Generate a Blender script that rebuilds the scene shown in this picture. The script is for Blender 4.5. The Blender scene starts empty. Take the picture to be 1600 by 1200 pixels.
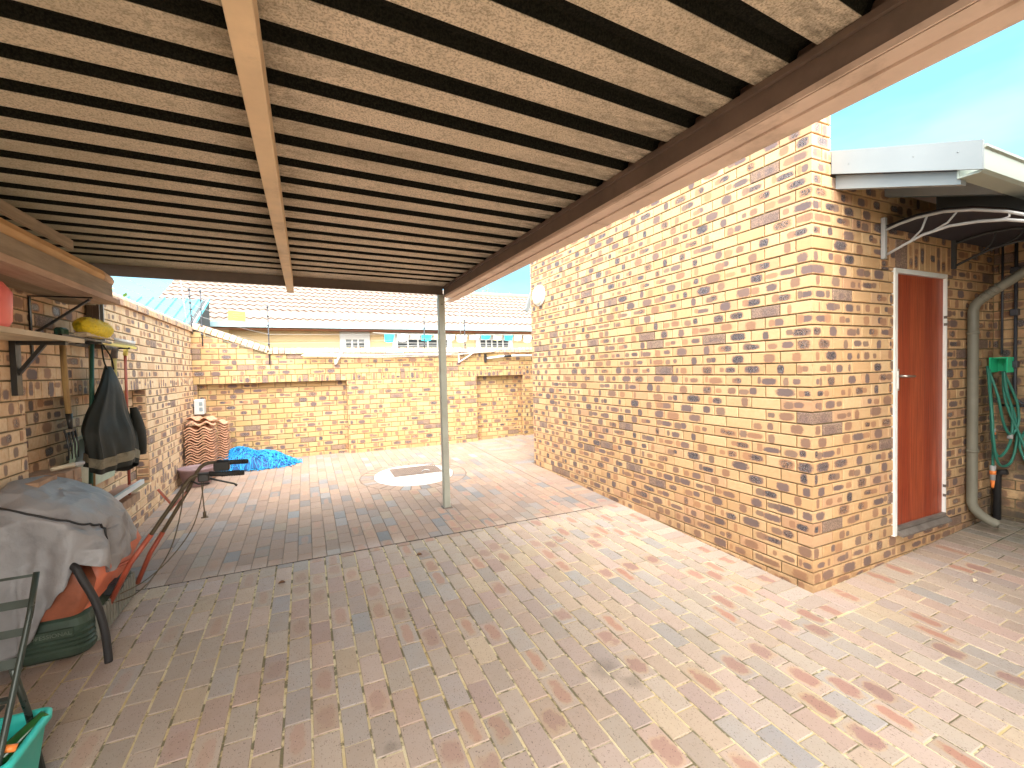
import bpy, math, random
import numpy as np
from mathutils import Vector, Matrix
R = math.radians
random.seed(7)
S = bpy.context.scene
COL = S.collection

# ------------------------------------------------------------------ camera, world, sun, exposure
CAM = Vector((0, 0, 1.5811))
cd = bpy.data.cameras.new('camera'); cam = bpy.data.objects.new('camera', cd); COL.objects.link(cam)
def _cam():
    yaw, pi, ro = 0.4300495, -0.0318263, -0.0244202
    f = Vector((math.sin(yaw) * math.cos(pi), math.cos(yaw) * math.cos(pi), math.sin(pi)))
    r = Vector((math.cos(yaw), -math.sin(yaw), 0)); u = r.cross(f)
    r2 = r * math.cos(ro) + u * math.sin(ro); u2 = -r * math.sin(ro) + u * math.cos(ro)
    m = Matrix(((r2.x, u2.x, -f.x, CAM.x), (r2.y, u2.y, -f.y, CAM.y), (r2.z, u2.z, -f.z, CAM.z), (0, 0, 0, 1)))
    cam.matrix_world = m
_cam()
cd.sensor_fit = 'HORIZONTAL'; cd.sensor_width = 36; cd.lens = 36 * 701.22 / 1600
cd.clip_start = 0.05; cd.clip_end = 2000
S.camera = cam
SUNDIR = Vector((-0.34, -0.55, 1.0)).normalized()
W = bpy.data.worlds.new('World'); S.world = W; W.use_nodes = True
wn, wl = W.node_tree.nodes, W.node_tree.links
for n in list(wn): wn.remove(n)
wo = wn.new('ShaderNodeOutputWorld'); bg = wn.new('ShaderNodeBackground'); sky = wn.new('ShaderNodeTexSky')
sky.sky_type = 'NISHITA'; sky.sun_disc = False
sky.sun_elevation = math.asin(SUNDIR.z); sky.sun_rotation = math.atan2(SUNDIR.x, SUNDIR.y)
sky.air_density = 1.0; sky.dust_density = 2.0; sky.ozone_density = 1.0
def wnode(t, **k):
    n = wn.new(t)
    for q, v in k.items(): setattr(n, q, v)
    return n
tc = wn.new('ShaderNodeTexCoord'); ns = wn.new('ShaderNodeTexNoise'); ns.inputs['Scale'].default_value = 2.2; ns.inputs['Detail'].default_value = 5
mp = wn.new('ShaderNodeMapping'); mp.inputs['Scale'].default_value = (1, 1, 3)
wl.new(tc.outputs['Generated'], mp.inputs[0]); wl.new(mp.outputs[0], ns.inputs['Vector'])
dt = wnode('ShaderNodeVectorMath', operation='DOT_PRODUCT'); wl.new(tc.outputs['Generated'], dt.inputs[0]); dt.inputs[1].default_value = Vector((-.25, -1, .60)).normalized()
gl = wnode('ShaderNodeMapRange', interpolation_type='SMOOTHSTEP'); wl.new(dt.outputs['Value'], gl.inputs[0]); gl.inputs[1].default_value = .05; gl.inputs[2].default_value = .95
ml = wnode('ShaderNodeMapRange'); wl.new(ns.outputs['Fac'], ml.inputs[0]); ml.inputs[1].default_value = .42; ml.inputs[2].default_value = .75
thin = wnode('ShaderNodeMixRGB'); wl.new(ml.outputs[0], thin.inputs[0]); thin.inputs[1].default_value = (.36, 1.12, 1.5, 1); thin.inputs[2].default_value = (.85, 1.5, 1.8, 1)
haze = wnode('ShaderNodeMixRGB'); wl.new(gl.outputs[0], haze.inputs[0]); wl.new(thin.outputs[0], haze.inputs[1]); haze.inputs[2].default_value = (11.0, 10.4, 9.4, 1)
hsv = wnode('ShaderNodeMixRGB'); hsv.inputs[0].default_value = .90; wl.new(sky.outputs[0], hsv.inputs[1]); wl.new(haze.outputs[0], hsv.inputs[2])
wl.new(hsv.outputs[0], bg.inputs[0]); bg.inputs[1].default_value = 0.10; wl.new(bg.outputs[0], wo.inputs[0])
sd = bpy.data.lights.new('sun', 'SUN'); sd.energy = .6; sd.angle = R(48); sd.color = (1, .95, .86)
so = bpy.data.objects.new('sun', sd); COL.objects.link(so)
so.rotation_euler = SUNDIR.to_track_quat('Z', 'Y').to_euler()
S.view_settings.view_transform = 'Standard'; S.view_settings.look = 'None'
S.view_settings.exposure = 3.3; S.view_settings.gamma = 1
S.cycles.max_bounces = 10; S.cycles.diffuse_bounces = 6

# ------------------------------------------------------------------ helpers
class MB:
    def __init__(s): s.v = []; s.f = []; s.m = []; s.bs = []; s.bl = []; s.sm = []
    def add(s, vs, fs, mi=0, bs=None, bl=None, smooth=False):
        b = len(s.v); s.v += [tuple(p) for p in vs]
        s.f += [tuple(b + i for i in f) for f in fs]; s.m += [mi] * len(fs); s.sm += [smooth] * len(fs)
        s.bs += [bs or (0, 0, 0, 0)] * len(vs); s.bl += (bl if bl else [(0, 0, 0)] * len(vs))
    def box(s, a, b, mi=0, ch=0.0):
        x0, y0, z0 = a; x1, y1, z1 = b
        if ch <= 0:
            s.add([(x, y, z) for x in (x0, x1) for y in (y0, y1) for z in (z0, z1)],
                  [(0, 1, 3, 2), (4, 6, 7, 5), (0, 4, 5, 1), (2, 3, 7, 6), (0, 2, 6, 4), (1, 5, 7, 3)], mi)
        else:
            bm = [];  c = ch
            X = (x0, x1); Y = (y0, y1); Z = (z0, z1); idx = {}
            vs = []
            for i in (0, 1):
                for j in (0, 1):
                    for k in (0, 1):
                        sx, sy, sz = (1 - 2 * i) * c, (1 - 2 * j) * c, (1 - 2 * k) * c
                        for ax in range(3):
                            p = [X[i] + sx, Y[j] + sy, Z[k] + sz]; p[ax] = (X, Y, Z)[ax][(i, j, k)[ax]]
                            idx[(i, j, k, ax)] = len(vs); vs.append(p)
            fs = []
            for ax in range(3):
                o = [a for a in range(3) if a != ax]
                for q in (0, 1):
                    loop = []
                    for (u, w) in ((0, 0), (1, 0), (1, 1), (0, 1)):
                        t = [0, 0, 0]; t[ax] = q; t[o[0]] = u; t[o[1]] = w
                        loop.append(idx[(t[0], t[1], t[2], ax)])
                    fs.append(loop)
            for ax in range(3):
                o = [a for a in range(3) if a != ax]
                for u in (0, 1):
                    for w in (0, 1):
                        t = [0, 0, 0]; t[o[0]] = u; t[o[1]] = w; t2 = list(t); t2[ax] = 1
                        fs.append([idx[(*t, o[0])], idx[(*t2, o[0])], idx[(*t2, o[1])], idx[(*t, o[1])]])
            for i in (0, 1):
                for j in (0, 1):
                    for k in (0, 1): fs.append([idx[(i, j, k, a)] for a in range(3)])
            s.add(vs, fs, mi)
    def obox(s, c, ax, ay, az, mi=0):
        c, ax, ay, az = Vector(c), Vector(ax), Vector(ay), Vector(az)
        vs = [c + ax * i + ay * j + az * k for i in (-1, 1) for j in (-1, 1) for k in (-1, 1)]
        s.add(vs, [(0, 1, 3, 2), (4, 6, 7, 5), (0, 4, 5, 1), (2, 3, 7, 6), (0, 2, 6, 4), (1, 5, 7, 3)], mi)
    def bar(s, p, q, w, h, mi=0, up=(0, 0, 1)):
        p, q = Vector(p), Vector(q); d = (q - p)
        n = d.normalized(); side = n.cross(Vector(up))
        if side.length < 1e-3: side = n.cross(Vector((1, 0, 0)))
        side.normalize(); u = side.cross(n)
        s.obox((p + q) / 2, d / 2, side * w / 2, u * h / 2, mi)
    def tube(s, pts, r, n=8, mi=0, caps=True, smooth=True):
        pts = [Vector(p) for p in pts]; rr = r if hasattr(r, '__len__') else [r] * len(pts)
        vs = []; fs = []; prev = None
        for i, p in enumerate(pts):
            d = (pts[min(i + 1, len(pts) - 1)] - pts[max(i - 1, 0)])
            d = d.normalized() if d.length > 1e-9 else Vector((0, 0, 1))
            if prev is None:
                a = d.orthogonal().normalized()
            else:
                a = prev - d * prev.dot(d)
                a = a.normalized() if a.length > 1e-6 else d.orthogonal().normalized()
            prev = a; b = d.cross(a)
            for k in range(n):
                t = 2 * math.pi * k / n; vs.append(p + (a * math.cos(t) + b * math.sin(t)) * rr[i])
        for i in range(len(pts) - 1):
            for k in range(n):
                k2 = (k + 1) % n; fs.append((i * n + k, i * n + k2, (i + 1) * n + k2, (i + 1) * n + k))
        if caps: fs.append(tuple(range(n))[::-1]); fs.append(tuple((len(pts) - 1) * n + k for k in range(n)))
        s.add(vs, fs, mi, smooth=smooth)
    def lathe(s, prof, c, n=24, mi=0, axis='z'):
        vs = []; fs = []
        for (r, h) in prof:
            for k in range(n):
                t = 2 * math.pi * k / n; a, b = r * math.cos(t), r * math.sin(t)
                vs.append({'z': (c[0] + a, c[1] + b, c[2] + h), 'x': (c[0] + h, c[1] + a, c[2] + b), 'y': (c[0] + a, c[1] + h, c[2] + b)}[axis])
        for i in range(len(prof) - 1):
            for k in range(n):
                k2 = (k + 1) % n; fs.append((i * n + k, i * n + k2, (i + 1) * n + k2, (i + 1) * n + k))
        fs.append(tuple(range(n))[::-1]); fs.append(tuple((len(prof) - 1) * n + k for k in range(n)))
        s.add(vs, fs, mi, smooth=True)
    def prism(s, poly, ax, t0, t1, mi=0):
        # poly: 2-D points in the plane normal to axis ax
        def P(p, t):
            return {0: (t, p[0], p[1]), 1: (p[0], t, p[1]), 2: (p[0], p[1], t)}[ax]
        n = len(poly); vs = [P(p, t0) for p in poly] + [P(p, t1) for p in poly]
        fs = [tuple(range(n))[::-1], tuple(range(n, 2 * n))] + [(i, (i + 1) % n, n + (i + 1) % n, n + i) for i in range(n)]
        s.add(vs, fs, mi)
    def grid(s, rows, mi=0, smooth=True, close=False):
        nu = len(rows[0]); vs = [p for r in rows for p in r]; fs = []
        for i in range(len(rows) - 1):
            for k in range(nu - (0 if close else 1)):
                k2 = (k + 1) % nu; fs.append((i * nu + k, i * nu + k2, (i + 1) * nu + k2, (i + 1) * nu + k))
        s.add(vs, fs, mi, smooth=smooth)
    def build(s, name, mats, parent=None, attrs=False, recalc=True):
        me = bpy.data.meshes.new(name); me.from_pydata(s.v, [], s.f)
        if not isinstance(mats, (list, tuple)): mats = [mats]
        for m in mats: me.materials.append(m)
        me.polygons.foreach_set('material_index', s.m); me.polygons.foreach_set('use_smooth', s.sm)
        if attrs:
            a = me.attributes.new('bs', 'FLOAT_COLOR', 'POINT'); a.data.foreach_set('color', np.array(s.bs, 'f').ravel())
            a = me.attributes.new('bl', 'FLOAT_VECTOR', 'POINT'); a.data.foreach_set('vector', np.array(s.bl, 'f').ravel())
        if recalc:
            import bmesh
            bm = bmesh.new(); bm.from_mesh(me); bmesh.ops.recalc_face_normals(bm, faces=bm.faces); bm.to_mesh(me); bm.free()
        me.update()
        o = bpy.data.objects.new(name, me); COL.objects.link(o)
        if parent:
            o.parent = parent; o.matrix_parent_inverse = parent.matrix_world.inverted() if False else Matrix.Translation(-parent.location)
        return o
def tag(o, label=None, cat=None, group=None, kind=None):
    if label: o['label'] = label
    if cat: o['category'] = cat
    if group: o['group'] = group
    if kind: o['kind'] = kind
    return o
def empty(name, loc, label, cat, group=None):
    o = bpy.data.objects.new(name, None); COL.objects.link(o); o.location = loc; o.empty_display_size = .1
    return tag(o, label, cat, group)
def kids(o): return [c for c in bpy.data.objects if c.parent == o]
def copy_tree(o, parent=None):
    c = o.copy(); COL.objects.link(c)
    if parent: c.parent = parent; c.matrix_parent_inverse = o.matrix_parent_inverse.copy()
    for ch in kids(o): copy_tree(ch, c)
    return c

class NT:
    def __init__(s, name):
        s.m = bpy.data.materials.new(name); s.m.use_nodes = True; s.t = s.m.node_tree
        for n in list(s.t.nodes): s.t.nodes.remove(n)
        s.o = s.n('ShaderNodeOutputMaterial'); s.p = s.n('ShaderNodeBsdfPrincipled'); s.l(s.p.outputs[0], s.o.inputs[0])
    def n(s, t): return s.t.nodes.new(t)
    def l(s, a, b): s.t.links.new(a, b)
    def set(s, inp, v):
        if isinstance(v, bpy.types.NodeSocket): s.l(v, inp)
        else: inp.default_value = v
    def math(s, op, a, b=0, c=None, clamp=False):
        n = s.n('ShaderNodeMath'); n.operation = op; n.use_clamp = clamp
        s.set(n.inputs[0], a); s.set(n.inputs[1], b)
        if c is not None: s.set(n.inputs[2], c)
        return n.outputs[0]
    def mr(s, v, a, b, c=0., d=1., smooth=False):
        n = s.n('ShaderNodeMapRange'); n.interpolation_type = 'SMOOTHSTEP' if smooth else 'LINEAR'
        s.set(n.inputs[0], v)
        for i, x in enumerate((a, b, c, d)): s.set(n.inputs[i + 1], x)
        return n.outputs[0]
    def mix(s, f, a, b, mode='MIX'):
        n = s.n('ShaderNodeMixRGB'); n.blend_type = mode; s.set(n.inputs[0], f)
        s.set(n.inputs[1], (*a, 1) if isinstance(a, tuple) and len(a) == 3 else a)
        s.set(n.inputs[2], (*b, 1) if isinstance(b, tuple) and len(b) == 3 else b); return n.outputs[0]
    def ramp(s, f, st, const=False):
        n = s.n('ShaderNodeValToRGB'); e = n.color_ramp.elements
        if const: n.color_ramp.interpolation = 'CONSTANT'
        while len(e) < len(st): e.new(.5)
        for i, (p, c) in enumerate(st): e[i].position = p; e[i].color = (*c, 1)
        s.set(n.inputs[0], f); return n.outputs[0]
    def noise(s, vec, sc, det=3, rough=.5, w=None):
        n = s.n('ShaderNodeTexNoise'); n.inputs['Scale'].default_value = sc; n.inputs['Detail'].default_value = det; n.inputs['Roughness'].default_value = rough
        if vec is not None: s.l(vec, n.inputs['Vector'])
        return n.outputs['Fac']
    def map(s, vec, sc=(1, 1, 1), rot=(0, 0, 0)):
        n = s.n('ShaderNodeMapping'); n.inputs['Scale'].default_value = sc; n.inputs['Rotation'].default_value = rot; s.l(vec, n.inputs[0]); return n.outputs[0]
    def obj(s): return s.n('ShaderNodeTexCoord').outputs['Object']
    def pos(s): return s.n('ShaderNodeNewGeometry').outputs['Position']
    def bump(s, h, st, dist=.01):
        n = s.n('ShaderNodeBump'); n.inputs['Strength'].default_value = st; n.inputs['Distance'].default_value = dist
        s.l(h, n.inputs['Height']); s.l(n.outputs[0], s.p.inputs['Normal'])
    def sep(s, v):
        n = s.n('ShaderNodeSeparateXYZ'); s.l(v, n.inputs[0]); return n.outputs
    def fin(s, col, rough=.6, metal=0., spec=None):
        s.set(s.p.inputs['Base Color'], (*col, 1) if isinstance(col, tuple) and len(col) == 3 else col)
        s.set(s.p.inputs['Roughness'], rough); s.set(s.p.inputs['Metallic'], metal)
        if spec is not None: s.p.inputs['Specular IOR Level'].default_value = spec
        return s.m
def simple(name, col, rough=.6, metal=0., var=.18, sc=9., bump=.15, dirt=None, stretch=(1, 1, 1)):
    t = NT(name); p = t.map(t.pos(), stretch)
    n1 = t.noise(p, sc, 5, .6); n2 = t.noise(p, sc * 7, 3, .6)
    c = t.mix(t.mr(n1, .3, .7), tuple(x * (1 - var) for x in col), tuple(min(1, x * (1 + var)) for x in col))
    if dirt: c = t.mix(t.mr(t.noise(p, sc * .6, 6, .7), .52, .72, 0, .75), c, dirt)
    t.bump(n2, bump, .004)
    return t.fin(c, t.mr(n1, .3, .7, max(.05, rough - .1), min(1, rough + .12)), metal)

# ------------------------------------------------------------------ materials
def face_brick(name, base, base2, den1=.74, den2=.5, lift=0., wh=.04, grime_shade=False):
    t = NT(name)
    a = t.n('ShaderNodeAttribute'); a.attribute_name = 'bs'; b = t.n('ShaderNodeAttribute'); b.attribute_name = 'bl'
    r = t.sep(a.outputs['Vector']); al = a.outputs['Alpha']; u, v, _ = t.sep(b.outputs['Vector'])
    pos = t.pos()
    nz = t.noise(pos, 38, 4, .6); nf = t.noise(pos, 260, 3, .7); nl = t.noise(pos, 1.1, 3)
    r1, r2, r3 = r
    def rnd(k, m): return t.math('FRACT', t.math('MULTIPLY', t.math('ADD', t.math('ADD', r1, t.math('MULTIPLY', r2, 3.7)), t.math('MULTIPLY', r3, k)), m))
    col = t.mix(r2, base, base2)
    col = t.mix(t.mr(nz, .35, .75, 0, .45), col, (.60, .33, .15))
    col = t.mix(t.mr(nl, .4, .7, 0, .22), col, (.62, .36, .2))
    col = t.mix(t.mr(r3, .78, 1., 0, .7), col, (.52, .30, .19)); hv = t.math('FRACT', t.math('MULTIPLY', r3, 9.3)); col = t.mix(.35, col, t.mix(1., col, t.mix(hv, (.62, .60, .56), (1., 1., 1.)), 'MULTIPLY'))
    masks = None
    def blob(uc, aa, ab, vc):
        x = t.math('ABSOLUTE', t.math('DIVIDE', t.math('SUBTRACT', u, uc), aa)); y = t.math('ABSOLUTE', t.math('DIVIDE', t.math('SUBTRACT', v, vc), ab))
        x = t.math('POWER', x, 3.); y = t.math('POWER', y, 3.)
        d = t.math('ADD', t.math('ADD', x, y), t.math('MULTIPLY', t.math('SUBTRACT', t.noise(pos, 48, 5, .72), .5), 2.1))
        return d
    # blotches where the bricks touched in the kiln
    q1, q2, q3, q4, q5, q6 = rnd(5.1, 7.3), rnd(9.7, 11.9), rnd(2.3, 17.1), rnd(13.7, 23.3), rnd(6.1, 31.7), rnd(3.9, 43.1)
    sc = t.math('DIVIDE', al, .111)
    c1 = t.math('MULTIPLY', t.mr(q1, 0, 1, -.060, .012), sc); c2 = t.math('MULTIPLY', t.mr(q2, 0, 1, .03, .080), sc)
    w1 = t.math('MULTIPLY', t.mr(q3, 0, 1, .024, .078), t.math('POWER', sc, .5)); w2 = t.math('MULTIPLY', t.mr(q4, 0, 1, .014, .05), t.math('POWER', sc, .5))
    d1 = blob(c1, w1, t.mr(q6, 0, 1, .019, .038), t.mr(q4, 0, 1, -.006, .006)); d2 = blob(c2, w2, t.mr(q5, 0, 1, .018, .036), t.mr(q3, 0, 1, -.007, .007))
    on1 = t.math('LESS_THAN', q5, den1); on2 = t.math('LESS_THAN', q6, den2)
    dark = t.ramp(t.math('FRACT', t.math('MULTIPLY', q5, 3.31)), [(p, tuple(x + lift for x in c)) for p, c in [(0, (.33, .18, .11)), (.25, (.23, .14, .105)), (.5, (.165, .12, .12)), (.75, (.13, .102, .112)), (1, (.09, .08, .095))]])
    dark2 = t.ramp(t.math('FRACT', t.math('MULTIPLY', q6, 5.31)), [(p, tuple(x + lift for x in c)) for p, c in [(0, (.42, .22, .12)), (.35, (.28, .16, .11)), (.7, (.18, .13, .115)), (1, (.12, .10, .10))]])
    spk = t.mr(t.noise(pos, 150, 3, .7), .46, .56, 0, 1)
    col = t.mix(t.math('MULTIPLY', t.mr(d1, 1.6, .7, 0, .55), on1), col, (.50, .26, .13))
    col = t.mix(t.math('MULTIPLY', t.mr(d1, 1.15, .5, 0, .9), on1), col, dark)
    col = t.mix(t.math('MULTIPLY', t.mr(d2, 1.6, .7, 0, .5), on2), col, (.52, .27, .13))
    col = t.mix(t.math('MULTIPLY', t.mr(d2, 1.15, .5, 0, .8), on2), col, dark2)
    # glassy black cores
    on3 = t.math('MULTIPLY', on1, t.math('LESS_THAN', q2, .34))
    core = t.math('MULTIPLY', t.mr(d1, .45, .2), on3)
    col = t.mix(t.math('MULTIPLY', core, spk), col, (.018, .022, .03))
    glaze = t.math('MULTIPLY', core, t.mr(t.noise(pos, 190, 2), .60, .66))
    col = t.mix(t.math('MULTIPLY', glaze, .8), col, (.45, .5, .55))
    whole = t.math('LESS_THAN', q4, wh)
    col = t.mix(t.math('MULTIPLY', whole, .75), col, (.26 + lift, .18 + lift, .155 + lift))
    col = t.mix(t.math('MULTIPLY', t.math('MULTIPLY', whole, spk), .6), col, (.07, .06, .06))
    col = t.mix(t.mr(nf, .62, .72, 0, .5), col, (.30, .18, .11))
    px, py, pz = t.sep(pos)
    splash = t.math('MULTIPLY', t.mr(pz, .42, .02, 0, 1), t.mr(t.noise(pos, 5, 5, .7), .35, .65)); col = t.mix(t.math('MULTIPLY', splash, .6), col, (.24, .13, .07))
    if grime_shade:   # black mould, plus painted-in shade, in the damp corner by the downpipe
        gm_ = t.math('MULTIPLY', t.math('MULTIPLY', t.mr(px, 4.9, 5.6), t.mr(pz, 2.3, .1, .25, 1.)), t.mr(t.noise(pos, 3.5, 5, .7), .30, .52))
        col = t.mix(t.math('MULTIPLY', gm_, .9), col, (.075, .065, .05))
    t.bump(t.math('ADD', nf, t.math('MULTIPLY', nz, 1.2)), .35, .004)
    t.l(col, t.p.inputs['Base Color']); t.l(t.mr(core, 0, 1, .85, .35), t.p.inputs['Roughness'])
    t.p.inputs['Specular IOR Level'].default_value = .3
    return t.m
def paver_mat():
    t = NT('clay_paver')
    a = t.n('ShaderNodeAttribute'); a.attribute_name = 'bs'; b = t.n('ShaderNodeAttribute'); b.attribute_name = 'bl'
    r1, r2, r3 = t.sep(a.outputs['Vector']); u, v, _ = t.sep(b.outputs['Vector']); pos = t.pos()
    px, py, pz = t.sep(pos)
    base = t.ramp(r1, [(0, (.40, .335, .28)), (.22, (.44, .355, .295)), (.42, (.44, .34, .30)), (.58, (.47, .36, .285)), (.72, (.38, .34, .315)), (.86, (.44, .315, .275)), (1, (.48, .38, .28))])
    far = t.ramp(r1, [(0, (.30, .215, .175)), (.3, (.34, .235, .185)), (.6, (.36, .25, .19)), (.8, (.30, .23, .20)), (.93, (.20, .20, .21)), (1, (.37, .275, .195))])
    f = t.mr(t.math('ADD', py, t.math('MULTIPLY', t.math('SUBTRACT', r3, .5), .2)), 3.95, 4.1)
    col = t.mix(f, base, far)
    blue = t.math('LESS_THAN', r2, .05); col = t.mix(t.math('MULTIPLY', blue, .55), col, (.28, .30, .32))
    nz = t.noise(pos, 16, 4, .6); nf = t.noise(pos, 330, 2, .6); nl = t.noise(pos, .9, 4, .6)
    d = t.math('ADD', t.math('ADD', t.math('POWER', t.math('ABSOLUTE', t.math('DIVIDE', u, t.mr(r3, 0, 1, .026, .05))), 3.), t.math('POWER', t.math('ABSOLUTE', t.math('DIVIDE', t.math('ADD', v, t.mr(r1, 0, 1, -.03, .03)), t.mr(r3, 0, 1, .10, .06))), 3.)), t.math('MULTIPLY', t.math('SUBTRACT', nz, .5), 4.2))
    red = t.math('MULTIPLY', t.math('GREATER_THAN', r2, .76), t.mr(px, -.6, 2.2, .25, 1.))
    col = t.mix(t.math('MULTIPLY', t.mr(d, 1.7, .9, 0, .55), red), col, (.50, .33, .19))
    col = t.mix(t.math('MULTIPLY', t.mr(d, .9, .45, 0, .85), red), col, t.mix(r3, (.42, .20, .15), (.30, .18, .17)))
    col = t.mix(t.mr(nz, .4, .75, 0, .22), col, (.42, .32, .24))
    col = t.mix(t.mr(nl, .5, .75, 0, .22), col, (.46, .39, .32)); hv = t.math('FRACT', t.math('MULTIPLY', r3, 7.7)); col = t.mix(.5, col, t.mix(1., col, t.mix(hv, (.62, .62, .62), (1., 1., 1.)), 'MULTIPLY'))
    col = t.mix(t.mr(t.noise(pos, 2.7, 6, .7), .60, .80, 0, .35), col, (.17, .14, .11))
    for (sx, sy, sr) in ((1.372, 1.909, .10), (1.446, 1.771, .06), (.268, 1.90, .04)):
        dd = t.math('SQRT', t.math('ADD', t.math('POWER', t.math('SUBTRACT', px, sx), 2.), t.math('POWER', t.math('SUBTRACT', py, sy), 2.)))
        col = t.mix(t.math('MULTIPLY', t.mr(t.math('ADD', dd, t.math('MULTIPLY', t.math('SUBTRACT', nz, .5), .12)), sr, sr * .3), .4), col, (.12, .10, .08))
    # darker greenish tone towards the right-hand side
    right_tone = t.math('MULTIPLY', t.mr(px, 4.5, 5.5), t.mr(nz, .3, .6, .5, 1)); col = t.mix(t.math('MULTIPLY', right_tone, .75), col, (.12, .125, .09))
    pits = t.mr(t.noise(t.map(pos, (1.6, .8, 1)), 120, 2, .6), .62, .68, 0, .75)
    col = t.mix(pits, col, (.10, .07, .06))
    t.bump(t.math('ADD', t.math('MULTIPLY', pits, -1.), nf), .3, .003)
    t.fin(col, t.mr(nz, .3, .7, .55, .8)); t.p.inputs['Specular IOR Level'].default_value = .35
    return t.m
def joint_mat():
    t = NT('jointing_sand'); pos = t.pos(); px, py, pz = t.sep(pos)
    nz = t.noise(pos, 3, 4, .6); nf = t.noise(pos, 200, 2)
    c = t.mix(t.mr(nz, .35, .65), (.52, .39, .19), (.64, .56, .38))
    c = t.mix(t.mr(nf, .4, .7, 0, .35), c, (.36, .28, .14))
    c = t.mix(t.mr(t.noise(pos, 9, 4, .7), .49, .56, 0, .85), c, (.10, .09, .05))
    c = t.mix(t.mr(py, 3.982, 3.986), c, (.19, .14, .105)); c = t.mix(t.math('LESS_THAN', t.math('ABSOLUTE', t.math('SUBTRACT', py, 4.002)), .016), c, (.04, .03, .025))
    c = t.mix(t.mr(px, 4.4, 5.2), c, (.05, .06, .03))
    t.bump(nf, .5, .004); return t.fin(c, .95)
def felt_mat():
    t = NT('roof_sheet_underside'); pos = t.pos(); px, py, pz = t.sep(pos)
    n1 = t.noise(pos, 150, 3, .7); n2 = t.noise(t.map(pos, (1, 1, 1)), 2.2, 5, .65); n3 = t.noise(pos, 420, 2, .7); n4 = t.noise(t.map(pos, (6, 20, 1)), 1.4, 4, .7)
    c = t.mix(t.mr(n2, .35, .7), (.68, .58, .46), (.80, .68, .56))
    c = t.mix(t.mr(n1, .47, .60, 0, .62), c, (.20, .16, .11)); c = t.mix(t.mr(t.noise(pos, 28, 5, .75), .52, .70, 0, .6), c, (.22, .19, .13)); c = t.mix(t.mr(n3, .55, .65, 0, .35), c, (.62, .53, .40))
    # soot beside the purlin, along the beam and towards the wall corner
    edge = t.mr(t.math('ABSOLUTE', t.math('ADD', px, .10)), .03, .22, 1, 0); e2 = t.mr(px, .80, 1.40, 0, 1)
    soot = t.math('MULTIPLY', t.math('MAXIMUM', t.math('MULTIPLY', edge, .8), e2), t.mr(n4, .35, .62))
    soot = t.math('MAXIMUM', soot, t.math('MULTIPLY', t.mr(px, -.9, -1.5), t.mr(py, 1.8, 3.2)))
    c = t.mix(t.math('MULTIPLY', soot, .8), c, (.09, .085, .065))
    st = t.mr(t.noise(t.map(pos, (1, 2.5, 1)), .9, 5, .7), .50, .68); c = t.mix(t.math('MULTIPLY', st, .42), c, (.27, .23, .17)); c = t.mix(t.mr(px, .2, -1.4, 0, .35), c, (.36, .36, .24))
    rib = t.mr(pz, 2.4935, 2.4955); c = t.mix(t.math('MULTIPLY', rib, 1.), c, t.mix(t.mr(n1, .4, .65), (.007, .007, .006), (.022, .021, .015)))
    t.bump(n1, .6, .006); return t.fin(c, .95, 0, .1)
def wood_mat(name, c1, c2, sc=(14, 1.2, 14), rough=.7):
    t = NT(name); p = t.map(t.pos(), sc); n1 = t.noise(p, 2.2, 5, .65); n2 = t.noise(t.pos(), 3, 4)
    c = t.mix(t.mr(n1, .3, .7), c1, c2); c = t.mix(t.mr(n2, .5, .75, 0, .5), c, tuple(x * .55 for x in c1))
    t.bump(n1, .3, .004); return t.fin(c, rough)
def door_mat():
    t = NT('mahogany_door'); pos = t.pos(); px, py, pz = t.sep(pos)
    k = t.math('MULTIPLY', t.math('SUBTRACT', px, 4.135), 8.9)
    bid = t.math('FLOOR', k); fr = t.math('FRACT', k)
    wn_ = t.n('ShaderNodeTexWhiteNoise'); wn_.noise_dimensions = '1D'; t.l(bid, wn_.inputs['W'])
    g = t.noise(t.map(pos, (26, 1, .9)), 2.5, 5, .6); g2 = t.noise(t.map(pos, (90, 1, 1.2)), 2.5, 3, .6)
    c = t.mix(wn_.outputs['Value'], (.42, .066, .022), (.56, .12, .04)); c = t.mix(t.mr(g, .3, .7, 0, .6), c, (.15, .018, .010))
    c = t.mix(t.mr(g2, .42, .60, 0, .7), c, (.17, .022, .010)); gr = t.mr(t.math('ABSOLUTE', t.math('SUBTRACT', fr, .5)), .485, .497)
    c = t.mix(t.math('MULTIPLY', gr, .8), c, (.08, .015, .01))
    t.bump(t.math('SUBTRACT', g2, gr), .2, .004); return t.fin(c, .38)
def cloth(name, col, rough, sc=5, dirt=None):
    return simple(name, col, rough, 0, .16, sc, .25, dirt)
M = {}
M['brickA'] = face_brick('face_brick_buff', (.58, .37, .19), (.66, .48, .28), .86, .58, .0, .035, True)
M['brickB'] = face_brick('face_brick_yellow', (.47, .33, .15), (.53, .42, .225), .58, .50, .0, .035)
M['brickL'] = face_brick('face_brick_left', (.76, .55, .36), (.82, .66, .46), .62, .46, .04, .045)
M['mortar'] = simple('mortar', (.22, .175, .10), .95, 0, .25, 30, .5, (.16, .13, .08))
M['coping'] = face_brick('coping_brick', (.50, .37, .33), (.72, .54, .34), .2, .2, .1, .15)
M['paver'] = paver_mat(); M['joint'] = joint_mat(); M['felt'] = felt_mat()
M['ground'] = simple('garden_soil', (.16, .13, .08), .95, 0, .3, 2, .5)
M['steel'] = simple('painted_steel', (.66, .51, .43), .55, 0, .10, 6, .08, (.33, .24, .18))
M['shadewall'] = simple('shade_wall_brick', (.34, .24, .14), .9, 0, .2, 6, .3)  # for the plain wall added out of view to block light
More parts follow.
